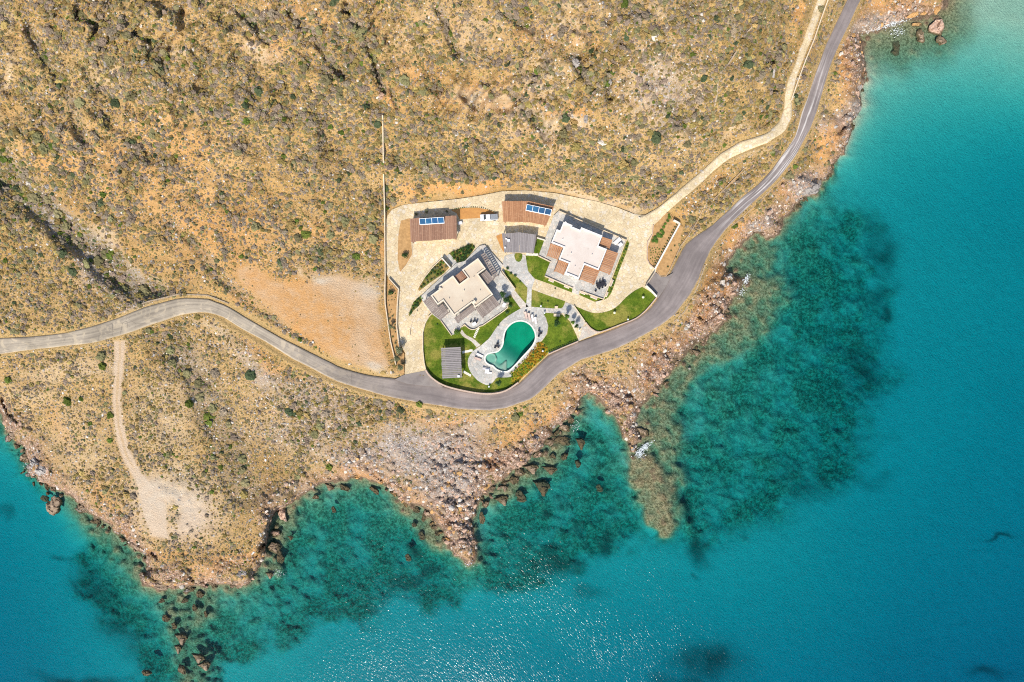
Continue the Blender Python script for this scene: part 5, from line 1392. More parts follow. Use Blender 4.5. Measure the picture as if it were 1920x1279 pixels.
def scrub_mat(name, c1, c2, rand=0.3):
    b = NB(name)
    g = b.noise(6.0, 3, 0.7, b.co("Object"))
    col = b.mix(b.ramp(g, 0.35, 0.65), c1, c2)
    h = b.n("ShaderNodeHueSaturation"); b.link(col, h.inputs["Color"])
    r = b.rand()
    b.link(b.math('ADD', b.math('MULTIPLY', r, 2 * rand), 1 - rand), h.inputs["Value"])
    b.link(b.math('ADD', b.math('MULTIPLY', b.math('FRACT', b.math('MULTIPLY', r, 7.3)), 0.03), 0.485), h.inputs["Hue"])
    b.color(h.outputs["Color"]); b.rough(0.95); b.bsdf.inputs["Specular IOR Level"].default_value = 0.05
    return b.m
SCRUB = {
    "mauve": scrub_mat("grey_thorn_cushion", (0.135, 0.105, 0.07), (0.32, 0.25, 0.18)),
    "olive": scrub_mat("olive_scrub", (0.135, 0.10, 0.03), (0.32, 0.235, 0.09)),
    "sage": scrub_mat("sage_green_scrub", (0.115, 0.105, 0.045), (0.27, 0.24, 0.12)),
    "green": scrub_mat("fresh_green_scrub", (0.045, 0.075, 0.012), (0.14, 0.17, 0.035)),
    "straw": scrub_mat("straw_yellow_scrub", (0.26, 0.175, 0.055), (0.46, 0.33, 0.13)),
    "dark": scrub_mat("dark_evergreen_scrub", (0.03, 0.045, 0.02), (0.09, 0.11, 0.055))}
KINDS_S = ["dark", "green", "mauve", "olive", "sage", "straw"]           # alphabetical, as the scatter picks them
SHR = {k: [lump_mesh("scrub_cushion", SCRUB[k], 200 + i * 31 + j * 7, sub=3) for j in range(3)] for i, k in enumerate(KINDS_S)}

# where scrub grows: density and size follow the soil masks
land_u = np.arange(-420, 2420, 4.4); land_v = np.arange(-480, 1130, 4.4)
CU, CV = np.meshgrid(land_u, land_v)
CU = (CU + RNG.uniform(-2.4, 2.4, CU.shape)).ravel(); CV = (CV + RNG.uniform(-2.4, 2.4, CV.shape)).ravel()
S_ = lambda arr: sample(arr, CU, CV)
dc = S_(d_coast); keep = dc > 6
CU, CV, dc = CU[keep], CV[keep], dc[keep]
cr_, cf, cl, ct, cdv = S_(d_road), S_(d_flat), S_(d_lot), S_(d_track), S_(d_drive)
rk, scr, orr, pal, plz, gl, hl, cg = S_(rockw), S_(scree), S_(orange), S_(pale), S_(plaza), S_(gullym), S_(hillm), S_(craggy)
cx, cy = CU / 7, CV / 7
clump = 0.9 * fbm(cx / 4, cy / 4, 3, 300) + 0.55 * fbm(cx / 14, cy / 14, 2, 305); big = fbm(cx / 22, cy / 22, 2, 310)
dens = 0.80 + 0.62 * clump + 0.12 * big
dens = dens - 0.30 * np.clip(orr, 0, 1) - 0.45 * np.clip(pal, 0, 1) - 0.85 * np.clip(rk, 0, 1) - 0.5 * np.clip(scr, 0, 1) - 1.3 * np.clip(plz, 0, 1) + 0.25 * gl - 0.18 * cg
dens = np.where(cl > -6, 0.0, dens) - 0.9 * np.exp(-(((CU - 860) / 90) ** 2 + ((CV - 352 + (CU - 860) * 0.12) / 15) ** 2))
dens = np.where((cr_ > -5) | (cf > -5) | (cdv > -5) | (ct > -3), -1, dens)
pen = sstep(600, 680, CV) * sstep(620, 480, CU)                    # the headland: small, even tufts
dens = dens + 0.22 * pen + 0.12 * hl - 0.55 * np.clip(orr, 0, 1) * (CU > 1235)
pick = RNG.uniform(0, 1, len(CU)) < dens
CU, CV = CU[pick], CV[pick]; clump, big, pen, gl, orr, pal, hl, cg, rk, scr = [a[pick] for a in (clump, big, pen, gl, orr, pal, hl, cg, rk, scr)]
rad = 0.17 + 0.28 * RNG.random(len(CU)) ** 1.6 + 0.46 * RNG.random(len(CU)) ** 7
rad = rad * (0.90 + 0.55 * np.clip(clump, -0.6, 1)) * (1 - 0.30 * pen) * (1 + 0.35 * gl) * (1 - 0.25 * np.clip(rk + scr, 0, 1))
pr = np.stack([0.03 + 0.05 * gl, 0.025 + 0.10 * gl + 0.01 * pen, 0.34 + 0.25 * (big > 0.05) + 0.1 * pen, 0.34 - 0.1 * (big > 0.05), 0.22 + 0.0 * big, 0.10 + 0.06 * np.clip(pal, 0, 1)], 1)
pr /= pr.sum(1, keepdims=True)
kind = (pr.cumsum(1) > RNG.random(len(CU))[:, None]).argmax(1)
CZ = ground(CU, CV)

# named single bushes that stand out on the slopes
SINGLES = [(16, 713, 7, "green"), (128, 752, 8.5, "green"), (153, 748, 5, "green"), (206, 779, 6.5, "green"), (192, 687, 7, "green"), (190, 668, 9, "sage"), (206, 825, 5, "green"), (170, 795, 5, "green"), (354, 757, 7.5, "green"),
           (320, 658, 8, "sage"), (323, 680, 7.5, "sage"), (350, 702, 8, "sage"), (375, 745, 9, "sage"), (372, 718, 8, "sage"), (388, 780, 8, "green"), (391, 792, 7, "green"), (400, 765, 8.5, "sage"), (429, 795, 6, "sage"), (471, 704, 9, "dark"),
           (709, 753, 9, "mauve"), (732, 757, 9.5, "mauve"), (786, 758, 6, "green"), (119, 476, 7, "dark"), (135, 508, 8, "dark"), (217, 191, 9, "dark"), (246, 180, 9, "sage"), (71, 258, 10, "sage"), (150, 192, 8, "sage"), (668, 480, 7, "green"),
           (560, 445, 8, "sage"), (575, 440, 8, "green"), (620, 440, 8, "sage"), (700, 448, 8, "sage"), (697, 425, 8, "sage"), (480, 425, 8, "sage"), (205, 113, 10, "sage"), (612, 150, 9, "sage"), (520, 158, 8, "mauve"), (520, 202, 9, "mauve"),
           (760, 150, 9, "sage"), (1110, 95, 6, "dark"), (1228, 60, 8, "sage"), (1288, 270, 7, "sage"), (1320, 270, 7, "sage"), (1385, 220, 7, "sage"), (1298, 413, 8, "sage"), (1190, 305, 8, "sage"), (1080, 275, 9, "olive"), (1230, 258, 9, "dark"),
           (1170, 5, 8, "green"), (630, 2, 9, "dark"), (590, 815, 8, "sage"), (545, 770, 9, "dark"), (600, 798, 8, "sage"), (617, 875, 7, "green"), (455, 880, 8, "sage"), (460, 905, 9, "sage"), (458, 928, 8, "straw"), (440, 820, 8, "mauve"),
           (455, 860, 9, "sage"), (420, 770, 9, "mauve"), (405, 700, 9, "mauve"), (250, 930, 7, "mauve"), (154, 886, 6, "straw"), (166, 905, 5, "mauve"), (238, 928, 7, "straw"), (1540, 17, 7, "sage"), (1480, 330, 8, "sage"),
           (965, 782, 8, "sage"), (975, 776, 6, "green"), (805, 770, 6, "sage"), (60, 370, 8, "sage"), (70, 374, 8, "sage"), (92, 374, 7, "sage"), (110, 400, 9, "sage"), (125, 425, 8, "sage"), (185, 488, 9, "sage"), (205, 478, 7, "green"), (160, 495, 8, "sage"), (268, 542, 8, "sage")]
def region(u, v):
    if v < 560 and u < 100 + (v - 300) * 0.8 and v > 300: return "the gully flats west of the ravine"
    if v > 600 and u < 300 and v < 1060: return "the sandy headland either side of the dirt track"
    if v > 590 and u < 560: return "the rocky gully between headland and road"
    if v > 690: return "the stony slope below the road"
    if u > 1225: return "the slope around the hillside driveway"
    if u < 721 and v > 300: return "the orange slope above the bare lot"
    if u < 500: return "the steep western hillside"
    if u < 900: return "the ridge above the boundary wall"
    return "the rocky hillside behind the garages"
LOOK = {"mauve": "greyish mauve thorn cushion", "olive": "brownish olive shrub", "sage": "rounded sage green shrub", "green": "fresh green shrub", "straw": "straw yellow dry shrub", "dark": "dark evergreen shrub"}
def single_scrub(u, v, r, k):
    z_ = float(ground(u, v))
    if z_ < 0.3: return
    o = bpy.data.objects.new("hillside_shrub", SHR[k][random.randrange(3)]); COL.objects.link(o)
    o.location = p3(u, v, z_ - 0.03); o.scale = (r, r * random.uniform(.85, 1.1), r * random.uniform(.8, 1.05)); o.rotation_euler = (0, 0, random.uniform(0, 6.28))
    reg = region(u, v)
    tag(o, LOOK[k] + " on " + reg, "shrub", k + " shrubs on " + reg)
for u, v, r_, k in SINGLES: single_scrub(u, v, r_ / 7.0, k)
inview = (CU > 0) & (CU < 1920) & (CV > 0) & (CV < 1279)
order = np.argsort(-np.where(inview, rad * (HC / (HC - CZ)), 0))
SOLO = set(order[:222].tolist())
for i in order[:222]: single_scrub(float(CU[i]), float(CV[i]), float(rad[i]) * 1.12, KINDS_S[kind[i]])

def scatter(name, label, cat, pts, scl, rot, kindx, protos, tilt=0.0):
    """one mass of plants or stones: real instances on points"""
    col_ = bpy.data.collections.new(name + "_kinds")
    for i, me in enumerate(protos):
        po = bpy.data.objects.new("%s_kind_%02d" % (name, i), me); col_.objects.link(po)
    me = bpy.data.meshes.new(name); me.vertices.add(len(pts)); me.vertices.foreach_set("co", np.asarray(pts, np.float32).ravel())
    for an, tp, arr in (("scl", 'FLOAT_VECTOR', scl), ("rot", 'FLOAT_VECTOR', rot)):
        a = me.attributes.new(an, tp, 'POINT'); a.data.foreach_set("vector", np.asarray(arr, np.float32).ravel())
    a = me.attributes.new("pick", 'INT', 'POINT'); a.data.foreach_set("value", np.asarray(kindx, np.int32))
    me.update()
    o = bpy.data.objects.new(name, me); COL.objects.link(o)
    ng = bpy.data.node_groups.new(name + "_scatter", 'GeometryNodeTree')
    ng.interface.new_socket("Geometry", in_out='INPUT', socket_type='NodeSocketGeometry'); ng.interface.new_socket("Geometry", in_out='OUTPUT', socket_type='NodeSocketGeometry')
    gi = ng.nodes.new("NodeGroupInput"); go = ng.nodes.new("NodeGroupOutput")
    iop = ng.nodes.new("GeometryNodeInstanceOnPoints"); ci = ng.nodes.new("GeometryNodeCollectionInfo")
    ci.inputs["Collection"].default_value = col_; ci.inputs["Separate Children"].default_value = True; ci.inputs["Reset Children"].default_value = True
    def na(nm, dt):
        n_ = ng.nodes.new("GeometryNodeInputNamedAttribute"); n_.data_type = dt; n_.inputs["Name"].default_value = nm; return n_.outputs["Attribute"]
    L = ng.links.new
    L(gi.outputs[0], iop.inputs["Points"]); L(ci.outputs[0], iop.inputs["Instance"]); iop.inputs["Pick Instance"].default_value = True
    L(na("pick", 'INT'), iop.inputs["Instance Index"]); L(na("scl", 'FLOAT_VECTOR'), iop.inputs["Scale"])
    e2r = ng.nodes.new("FunctionNodeEulerToRotation"); L(na("rot", 'FLOAT_VECTOR'), e2r.inputs[0]); L(e2r.outputs[0], iop.inputs["Rotation"])
    L(iop.outputs[0], go.inputs[0])
    md = o.modifiers.new("scatter", 'NODES'); md.node_group = ng
    tag(o, label, cat, kind="stuff")
    return o

mask = np.ones(len(CU), bool); mask[list(SOLO)] = False
n_s = int(mask.sum())
pts = P(CU[mask], CV[mask], CZ[mask] - 0.03)
rr = rad[mask]
scl = np.stack([rr * RNG.uniform(.75, 1.35, n_s), rr * RNG.uniform(.75, 1.2, n_s), rr * RNG.uniform(.75, 1.15, n_s)], 1)
rot = np.stack([RNG.uniform(-.15, .15, n_s), RNG.uniform(-.15, .15, n_s), RNG.uniform(0, 6.28, n_s)], 1)
scatter("scrub", "low dry scrub covering the hillside and the headland", "scrub", pts, scl, rot, kind[mask] * 3 + RNG.integers(0, 3, n_s), [m_ for k in KINDS_S for m_ in SHR[k]])

# tiny tufts and dry grass between the shrubs
n_t = 140000
TU = RNG.uniform(-300, 1900, n_t); TV = RNG.uniform(-320, 1110, n_t)
S2 = lambda a: sample(a, TU, TV)
td = 0.75 + 0.5 * fbm(TU / 7 / 3, TV / 7 / 3, 2, 320) - 0.5 * np.clip(S2(rockw), 0, 1) - 0.45 * np.clip(S2(pale), 0, 1) - 0.35 * np.clip(S2(scree), 0, 1) - 0.6 * np.clip(S2(plaza), 0, 1)
td = np.where(S2(d_lot) > 0, 0.03, td)
okk = (RNG.random(n_t) < td) & (S2(d_coast) > 6) & (S2(d_road) < -1.5) & (S2(d_flat) < -3) & (S2(d_drive) < -2) & (S2(d_track) < 0)
TU, TV = TU[okk], TV[okk]; n_t = len(TU)
tr_ = RNG.uniform(0.07, 0.24, n_t)
tk = RNG.choice([2, 3, 3, 4, 5, 5, 3], n_t)
TUFT = [lump_mesh("tuft", SCRUB[k], 400 + i, sub=2, amp=0.4, flat=0.7) for i, k in enumerate(KINDS_S)]
scatter("dry_tufts", "small dry tufts of grass and thyme between the shrubs", "grass", P(TU, TV, ground(TU, TV) - 0.01), np.stack([tr_, tr_, tr_], 1), np.stack([0 * tr_, 0 * tr_, RNG.uniform(0, 6.28, n_t)], 1), tk, TUFT)

# ------------------------------------------------------------------ stones
def rock_mesh(name, mat, seed, sub=2, cuts=9):
    bm = bmesh.new(); bmesh.ops.create_icosphere(bm, subdivisions=sub, radius=1.0)
    r = np.random.default_rng(seed); co = np.array([v.co[:] for v in bm.verts])
    for _ in range(cuts):
        n_ = r.normal(size=3); n_[2] = abs(n_[2]) * (1.4 if sub > 2 else 1.0) ; n_ /= np.linalg.norm(n_); d = r.uniform(0.28, 0.8)
        e = co @ n_ - d; co = co - np.clip(e, 0, None)[:, None] * n_
    if sub > 2:
        w1, w2, wc = worley(co[:, 0] * 1.9 + seed, co[:, 1] * 1.9, seed)
        co[:, 2] += 0.45 * (wc - 0.55) - 0.35 * (1 - sstep(0, 0.12, w2 - w1))
        rad_ = 1 + 0.42 * fbm(co[:, 0] * 1.3 + seed, co[:, 1] * 1.3, 3, seed + 3, 0.7)
        co[:, 0] *= rad_; co[:, 1] *= rad_
    co += r.normal(scale=0.02 if sub > 2 else 0.035, size=co.shape)
    for v, c in zip(bm.verts, co): v.co = c
    me = bpy.data.meshes.new(name); bm.to_mesh(me); bm.free(); me.materials.append(mat); return me
def stone_mat(name, c1, c2, c3, rand=0.2, wet=True):
    b = NB(name)
    g = b.noise(1.6, 5, 0.7); g2 = b.noise(7, 3, 0.7)
    col = b.mix(b.ramp(g, 0.35, 0.65), c1, c2)
    col = b.mix(b.math('MULTIPLY', b.ramp(g2, 0.5, 0.7), 0.6), col, c3)
    h = b.n("ShaderNodeHueSaturation"); b.link(col, h.inputs["Color"])
    b.link(b.math('ADD', b.math('MULTIPLY', b.rand(), 2 * rand), 1 - rand), h.inputs["Value"])
    col = h.outputs["Color"]
    if wet:
        sz = b.n("ShaderNodeSeparateXYZ"); b.link(b.pos(), sz.inputs[0])
        col = b.mix(b.ramp(sz.outputs["Z"], 0.55, 0.15), col, b.mix(g2, (0.07, 0.055, 0.03), (0.16, 0.12, 0.06)))
    b.color(col); b.rough(0.9); b.bump(g2, 0.6, 0.08); return b.m
ST_WHITE = stone_mat("pale_limestone", (0.48, 0.42, 0.35), (0.68, 0.62, 0.54), (0.36, 0.30, 0.24), 0.25, False)
ST_GREY = stone_mat("grey_limestone", (0.26, 0.235, 0.21), (0.44, 0.40, 0.36), (0.20, 0.17, 0.15))
ST_BROWN = stone_mat("brown_sea_rock", (0.22, 0.155, 0.10), (0.40, 0.295, 0.20), (0.11, 0.08, 0.055))
ST_ORANGE = stone_mat("orange_sandstone", (0.46, 0.25, 0.09), (0.58, 0.36, 0.15), (0.30, 0.16, 0.07))
ST_PINK = stone_mat("pink_conglomerate", (0.40, 0.25, 0.17), (0.56, 0.40, 0.30), (0.28, 0.16, 0.10))
PEB = [rock_mesh("stone", m_, 500 + i, 1, 5) for i, m_ in enumerate([ST_WHITE, ST_WHITE, ST_GREY, ST_PINK, ST_BROWN, ST_ORANGE])]
n_p = 190000
QU = RNG.uniform(-60, 1760, n_p); QV = RNG.uniform(-60, 1110, n_p)
S3 = lambda a: sample(a, QU, QV)
qr, qs, qg, qp, qc = np.clip(S3(rockw), 0, 1), np.clip(S3(scree), 0, 1), S3(gullym), np.clip(S3(pale), 0, 1), S3(d_coast)
stony = blob([(560, 780, 160, 70, 20, 1), (480, 690, 90, 30, 35, .9), (1230, 180, 90, 110, 10, 1), (1350, 350, 90, 40, -40, .8), (170, 510, 70, 30, 40, .9), (880, 760, 130, 14, 5, .5), (700, 800, 90, 40, 15, .8), (1280, 330, 80, 40, -30, .5), (1500, 140, 30, 120, 15, .5), (640, 500, 40, 20, 0, .5), (400, 640, 60, 20, 20, .8)])
qd = 0.20 + 0.75 * qr * (0.55 + 0.45 * fbm(QU / 30, QV / 30, 2, 333)) + 0.85 * qs + 0.4 * qg + 0.55 * S3(stony) + 0.1 * qp + 0.12 * S3(craggy)
okk = (RNG.random(n_p) < qd) & (qc > 1) & (S3(d_road) < -2) & (S3(d_flat) < -3) & (S3(d_drive) < -2) & (S3(d_track) < -1) & (S3(d_lot) < 2)
QU, QV, qr, qs, qg = QU[okk], QV[okk], qr[okk], qs[okk], qg[okk]; n_p = len(QU)
pz = RNG.random(n_p)
rs = (0.06 + 0.15 * pz ** 2 + 0.26 * pz ** 14) * (1 + 1.0 * qr + 0.35 * qs) * (1 - 0.25 * qs)
kk = np.where(RNG.random(n_p) < qr * 0.85, RNG.choice([3, 3, 4, 5, 0, 3], n_p), np.where(RNG.random(n_p) < 0.35 + 0.5 * qs, RNG.choice([2, 3], n_p), RNG.choice([0, 1, 2], n_p)))
scatter("loose_stones", "loose stones strewn over the shore and the dry slopes", "stones", P(QU, QV, ground(QU, QV) + 0.02), np.stack([rs * RNG.uniform(.8, 1.3, n_p), rs * RNG.uniform(.8, 1.3, n_p), rs * RNG.uniform(.5, .9, n_p)], 1),
        np.stack([RNG.uniform(-.4, .4, n_p), RNG.uniform(-.4, .4, n_p), RNG.uniform(0, 6.28, n_p)], 1), kk, PEB)

BM = {k: [rock_mesh("boulder", m_, 600 + 10 * i + j, 4, 14) for j in range(6)] for i, (k, m_) in enumerate((("brown", ST_BROWN), ("grey", ST_GREY), ("orange", ST_ORANGE), ("pink", ST_PINK), ("white", ST_WHITE)))}
def boulder(u, v, ru, rv, ang, k, top, label, group=None):
    o = bpy.data.objects.new("boulder", random.choice(BM[k])); COL.objects.link(o)
    zg = float(ground(u, v)); zt = max(zg, -1.5) if zg > 0 else 0.0
    hz = max(0.45, min(ru, rv) / 7.0 * 0.55)
    o.location = p3(u, v, zt + 0.75 * top - hz * 0.62)
    o.scale = (ru / 6.4, rv / 6.4, hz); o.rotation_euler = (0, 0, math.radians(-ang))
    tag(o, label, "boulder", group)
BL = [  # place, half sizes, bearing, stone, height over water or ground, words, group
    (103, 949, 21, 15, 60, "brown", 1.6, "large brown sea stack standing off the western headland", None),
    (84, 935, 8, 7, 0, "brown", -0.2, "small drowned rock next to the western sea stack", None),
    (70, 878, 28, 13, 40, "grey", 1.5, "long grey rock slab against the western cliff foot", None),
    (42, 860, 12, 10, 20, "brown", 1.0, "brown rock at the end of the western cliff slab", None),
    (24, 812, 9, 10, 0, "brown", 1.2, "brown rock at the foot of the western bank", None),
    (303, 1096, 18, 9, 10, "brown", 0.8, None, "headland"), (268, 1080, 9, 7, 0, "brown", 0.9, None, "headland"), (352, 1108, 14, 7, 0, "grey", 0.7, None, "headland"), (372, 1116, 9, 8, 0, "brown", 0.6, None, "headland"),
    (308, 1161, 9, 8, 0, "brown", 0.5, None, "tip"), (327, 1173, 7, 6, 0, "brown", 0.4, None, "tip"), (339, 1196, 13, 12, 0, "brown", 0.7, None, "tip"), (333, 1216, 7, 9, 0, "brown", 0.6, None, "tip"), (371, 1233, 14, 9, 10, "brown", 0.7, None, "tip"),
    (382, 1248, 13, 10, -20, "brown", 0.7, None, "tip"), (338, 1256, 8, 14, -20, "brown", 0.6, None, "tip"), (276, 1263, 11, 7, 30, "brown", 0.4, None, "tip"), (363, 1141, 6, 8, 0, "brown", 0.3, None, "tip"), (386, 1151, 5, 6, 0, "brown", 0.3, None, "tip"),
    (302, 1128, 8, 6, 0, "grey", 0.3, None, "tip"), (345, 1128, 9, 6, 0, "grey", 0.3, None, "tip"),
    (592, 934, 6, 5, 0, "pink", 0.5, None, "bay"), (617, 913, 11, 6, 20, "brown", 0.6, None, "bay"), (645, 917, 10, 8, 0, "orange", 0.4, None, "bay"), (626, 955, 6, 6, 0, "brown", 0.1, None, "bay"), (702, 920, 10, 7, 40, "orange", 0.3, None, "bay"), (672, 894, 9, 8, 0, "orange", 1.0, None, "bay"),
    (714, 905, 8, 6, 30, "orange", 0.9, None, "bay"), (740, 927, 12, 8, 40, "orange", 0.9, None, "bay"), (760, 945, 12, 8, 40, "orange", 0.7, None, "bay"),
    (531, 966, 15, 14, 60, "pink", 1.4, None, "cove"), (519, 1000, 12, 11, 0, "pink", 1.3, None, "cove"), (516, 1028, 13, 12, 0, "brown", 1.1, None, "cove"), (523, 1048, 9, 12, 0, "brown", 0.4, None, "cove"), (505, 1078, 8, 7, 0, "brown", 0.6, None, "cove"), (544, 1008, 6, 5, 0, "brown", 0.2, None, "cove"),
    (451, 1077, 13, 8, 0, "grey", 1.2, "grey slab in the notch at the southern end of the headland", None),
    (778, 956, 9, 7, 20, "brown", 0.4, None, "spike"), (796, 968, 6, 10, 20, "brown", 0.3, None, "spike"), (792, 1004, 9, 8, 0, "brown", 0.1, None, "spike"), (766, 1045, 8, 7, 0, "brown", 0.0, None, "spike"), (775, 985, 6, 5, 0, "brown", 0.1, None, "spike"),
    (902, 973, 7, 13, 0, "brown", 0.6, None, "reefside"), (912, 945, 8, 7, 0, "brown", 0.7, None, "reefside"), (940, 937, 14, 12, -20, "brown", 0.6, None, "reefside"), (978, 930, 14, 11, 0, "brown", 0.15, None, "reefside"), (1015, 912, 18, 17, 0, "brown", 0.1, None, "reefside"),
    (962, 903, 11, 9, -30, "brown", 0.7, None, "reefside"), (975, 886, 10, 8, -30, "brown", 0.8, None, "reefside"), (995, 878, 16, 11, -10, "brown", 0.8, None, "reefside"), (1030, 880, 16, 9, 0, "brown", 0.4, None, "reefside"), (1010, 855, 10, 7, -10, "pink", 0.8, None, "reefside"), (1038, 857, 8, 6, 0, "orange", 0.3, None, "reefside"),
    (1060, 856, 9, 8, 0, "brown", 0.2, None, "reefside"), (1030, 828, 11, 8, -50, "brown", 0.8, None, "reefside"), (1056, 827, 17, 10, -5, "brown", 0.5, None, "reefside"), (1060, 803, 11, 7, 0, "brown", 0.8, None, "reefside"), (1088, 830, 10, 13, 0, "brown", 0.15, None, "reefside"), (1082, 868, 8, 10, 30, "brown", -0.3, None, "reefside"),
    (1068, 788, 8, 8, 0, "brown", 0.7, None, "reefside"), (1125, 915, 9, 7, 0, "brown", -0.5, None, "reefside"), (945, 915, 8, 7, 0, "brown", 0.8, None, "reefside"),
    (1210, 812, 9, 7, 0, "brown", 0.7, None, "point"), (1195, 825, 8, 6, 0, "brown", 0.7, None, "point"), (1183, 836, 7, 7, 0, "brown", 0.8, None, "point"), (1200, 806, 7, 6, 0, "brown", 0.7, None, "point"),
    (1370, 520, 8, 6, 0, "white", 0.9, "pale boulder at the head of the reef by the road bend", None), (1355, 535, 6, 10, 10, "white", 0.9, "tall pale boulder between road bend and reef", None),
    (1303, 632, 4.2, 3.6, 0, "white", 0.8, None, "eastshore"), (1322, 624, 3.0, 3.0, 0, "white", 0.8, None, "eastshore"), (1297, 642, 3.0, 2.4, 0, "white", 0.7, None, "eastshore"), (1290, 612, 5.4, 4.2, 20, "white", 0.7, None, "eastshore"), (1247, 668, 3.6, 3.0, 0, "white", 0.7, None, "eastshore"), (1293, 692, 3.0, 2.4, 0, "white", 0.3, None, "eastshore"), (1346, 548, 8, 6, 30, "grey", 0.7, None, "eastshore"),
    (1758, 55, 14, 17, 10, "pink", 1.7, "large flat topped pale rock in the shallow northeast cove", None), (1766, 74, 12, 9, -30, "brown", 0.9, "brown rock leaning on the flat topped pale rock", None), (1728, 66, 11, 13, 0, "brown", 0.9, "ragged brown rock between the cove shore and the pale rock", None),
    (1682, 89, 13, 14, 20, "brown", 0.05, "reddish rock just awash in the northeast cove", None), (1713, 25, 13, 8, -30, "orange", 1.2, None, "cove_ne"), (1719, 46, 9, 6, 0, "orange", 0.7, None, "cove_ne"), (1757, 17, 6, 11, 20, "orange", 1.1, None, "cove_ne"), (1736, 22, 10, 6, -30, "orange", 1.0, None, "cove_ne"), (1700, 12, 15, 6, -30, "orange", 1.2, None, "cove_ne"),
    (1550, 268, 20, 14, 20, "grey", 0.9, "big grey rock outcrop beside the orange bank of the narrow road", None), (1520, 350, 26, 14, -30, "grey", 0.8, "broad grey rock slab above the jetty shore", None), (1420, 410, 10, 7, -30, "white", 0.6, "pale rock beside the jetty approach", None), (1410, 418, 8, 8, 0, "grey", 0.6, "grey rock in front of the jetty approach", None), (1610, 205, 10, 16, 10, "grey", 1.0, "fluted grey rock on the cliff edge below the narrow road", None),
    (1612, 160, 8, 8, 0, "grey", 0.9, "grey rock under the shaded cliff of the northeast cove", None), (305, 541, 8, 5, 0, "white", 0.5, "pale flat boulder at the lower end of the ravine", None), (337, 605, 6, 4, 0, "white", 0.4, "white boulder inside the western road bend", None), (366, 607, 6, 4, 0, "white", 0.4, "second white boulder inside the western road bend", None),
    (521, 151, 9, 10, 0, "grey", 1.0, None, "hill"), (520, 203, 9, 8, 0, "grey", 1.0, None, "hill"), (757, 155, 10, 12, 0, "grey", 1.4, None, "hill"), (715, 183, 9, 9, 20, "pink", 1.2, None, "hill"), (695, 225, 6, 6, 0, "grey", .8, None, "hill"), (845, 230, 6, 5, 0, "grey", .8, None, "hill"), (855, 250, 6, 5, 0, "white", .8, None, "hill"), (1040, 70, 8, 8, 30, "grey", 1.2, None, "hill"),
    (1130, 265, 9, 7, 20, "white", 1.0, None, "hill"), (1100, 220, 5, 12, 10, "grey", 1.4, None, "hill"), (1140, 150, 6, 16, -10, "grey", 1.6, None, "hill"), (1090, 140, 18, 8, 50, "grey", 1.4, None, "hill"), (1075, 115, 14, 8, 50, "grey", 1.4, None, "hill"), (1230, 70, 7, 6, 0, "white", 1.0, None, "hill"), (265, 115, 9, 7, 20, "grey", 1.0, None, "hill"), (200, 112, 9, 12, -30, "grey", 1.2, None, "hill"), (1450, 130, 8, 14, -20, "grey", 1.5, None, "hill"),
    (90, 350, 11, 8, 30, "grey", 1.0, None, "ravine"), (105, 352, 8, 7, 0, "grey", 0.9, None, "ravine"), (60, 345, 10, 7, 40, "grey", 0.8, None, "ravine"), (130, 405, 9, 6, 45, "grey", 0.8, None, "ravine"), (150, 430, 9, 5, 45, "grey", 0.8, None, "ravine"), (95, 425, 10, 6, 45, "grey", 0.9, None, "ravine"), (50, 340, 8, 8, 0, "white", 0.8, None, "ravine"), (205, 560, 8, 6, 0, "grey", 0.5, None, "ravine"),
    (706, 537, 4, 3, 0, "white", 0.6, "upper pale stone block beside the boundary wall at the bare lot", None), (708, 550, 5, 3, 0, "white", 0.6, "lower pale stone block beside the boundary wall at the bare lot", None), (733, 698, 4, 3, 0, "white", 0.5, "pale stone at the road end of the boundary wall", None)]
BGR = {"headland": ("dark rock wedged at the southern foot of the headland", "rocks at the headland foot"), "tip": ("brown rock breaking the surface on the drowned ridge south of the headland", "rocks on the drowned ridge"),
       "bay": ("weathered rock at the edge of the shingle bay", "rocks in the shingle bay"), "cove": ("pink brown rock fallen below the shaded cliff of the narrow cove", "rocks in the narrow cove"), "spike": ("dark submerged rock beside the pointed stone spit", "rocks beside the pointed spit"),
       "reefside": ("split brown rock along the waterline between stone spit and inlet", "split rocks along the waterline"), "point": ("dark rock at the surf washed end of the eastern point", "rocks at the eastern point"), "eastshore": ("white block among the pink shore rubble below the road", "white blocks on the pink shore"),
       "cove_ne": ("orange sandstone block on the northeast cove shore", "orange blocks of the northeast cove"), "hill": ("pale rock outcrop on the upper scrub hillside", "outcrops on the upper hillside"), "ravine": ("grey boulder along the edge of the dark ravine", "boulders of the ravine")}
for u, v, ru, rv, ang, k, top, lab, gr in BL:
    if lab is None: lab, gr2 = BGR[gr]
    else: gr2 = None
    boulder(u, v, ru, rv, ang, k, top * (1 if float(ground(u, v)) <= 0.4 else 0.55), lab, gr2)

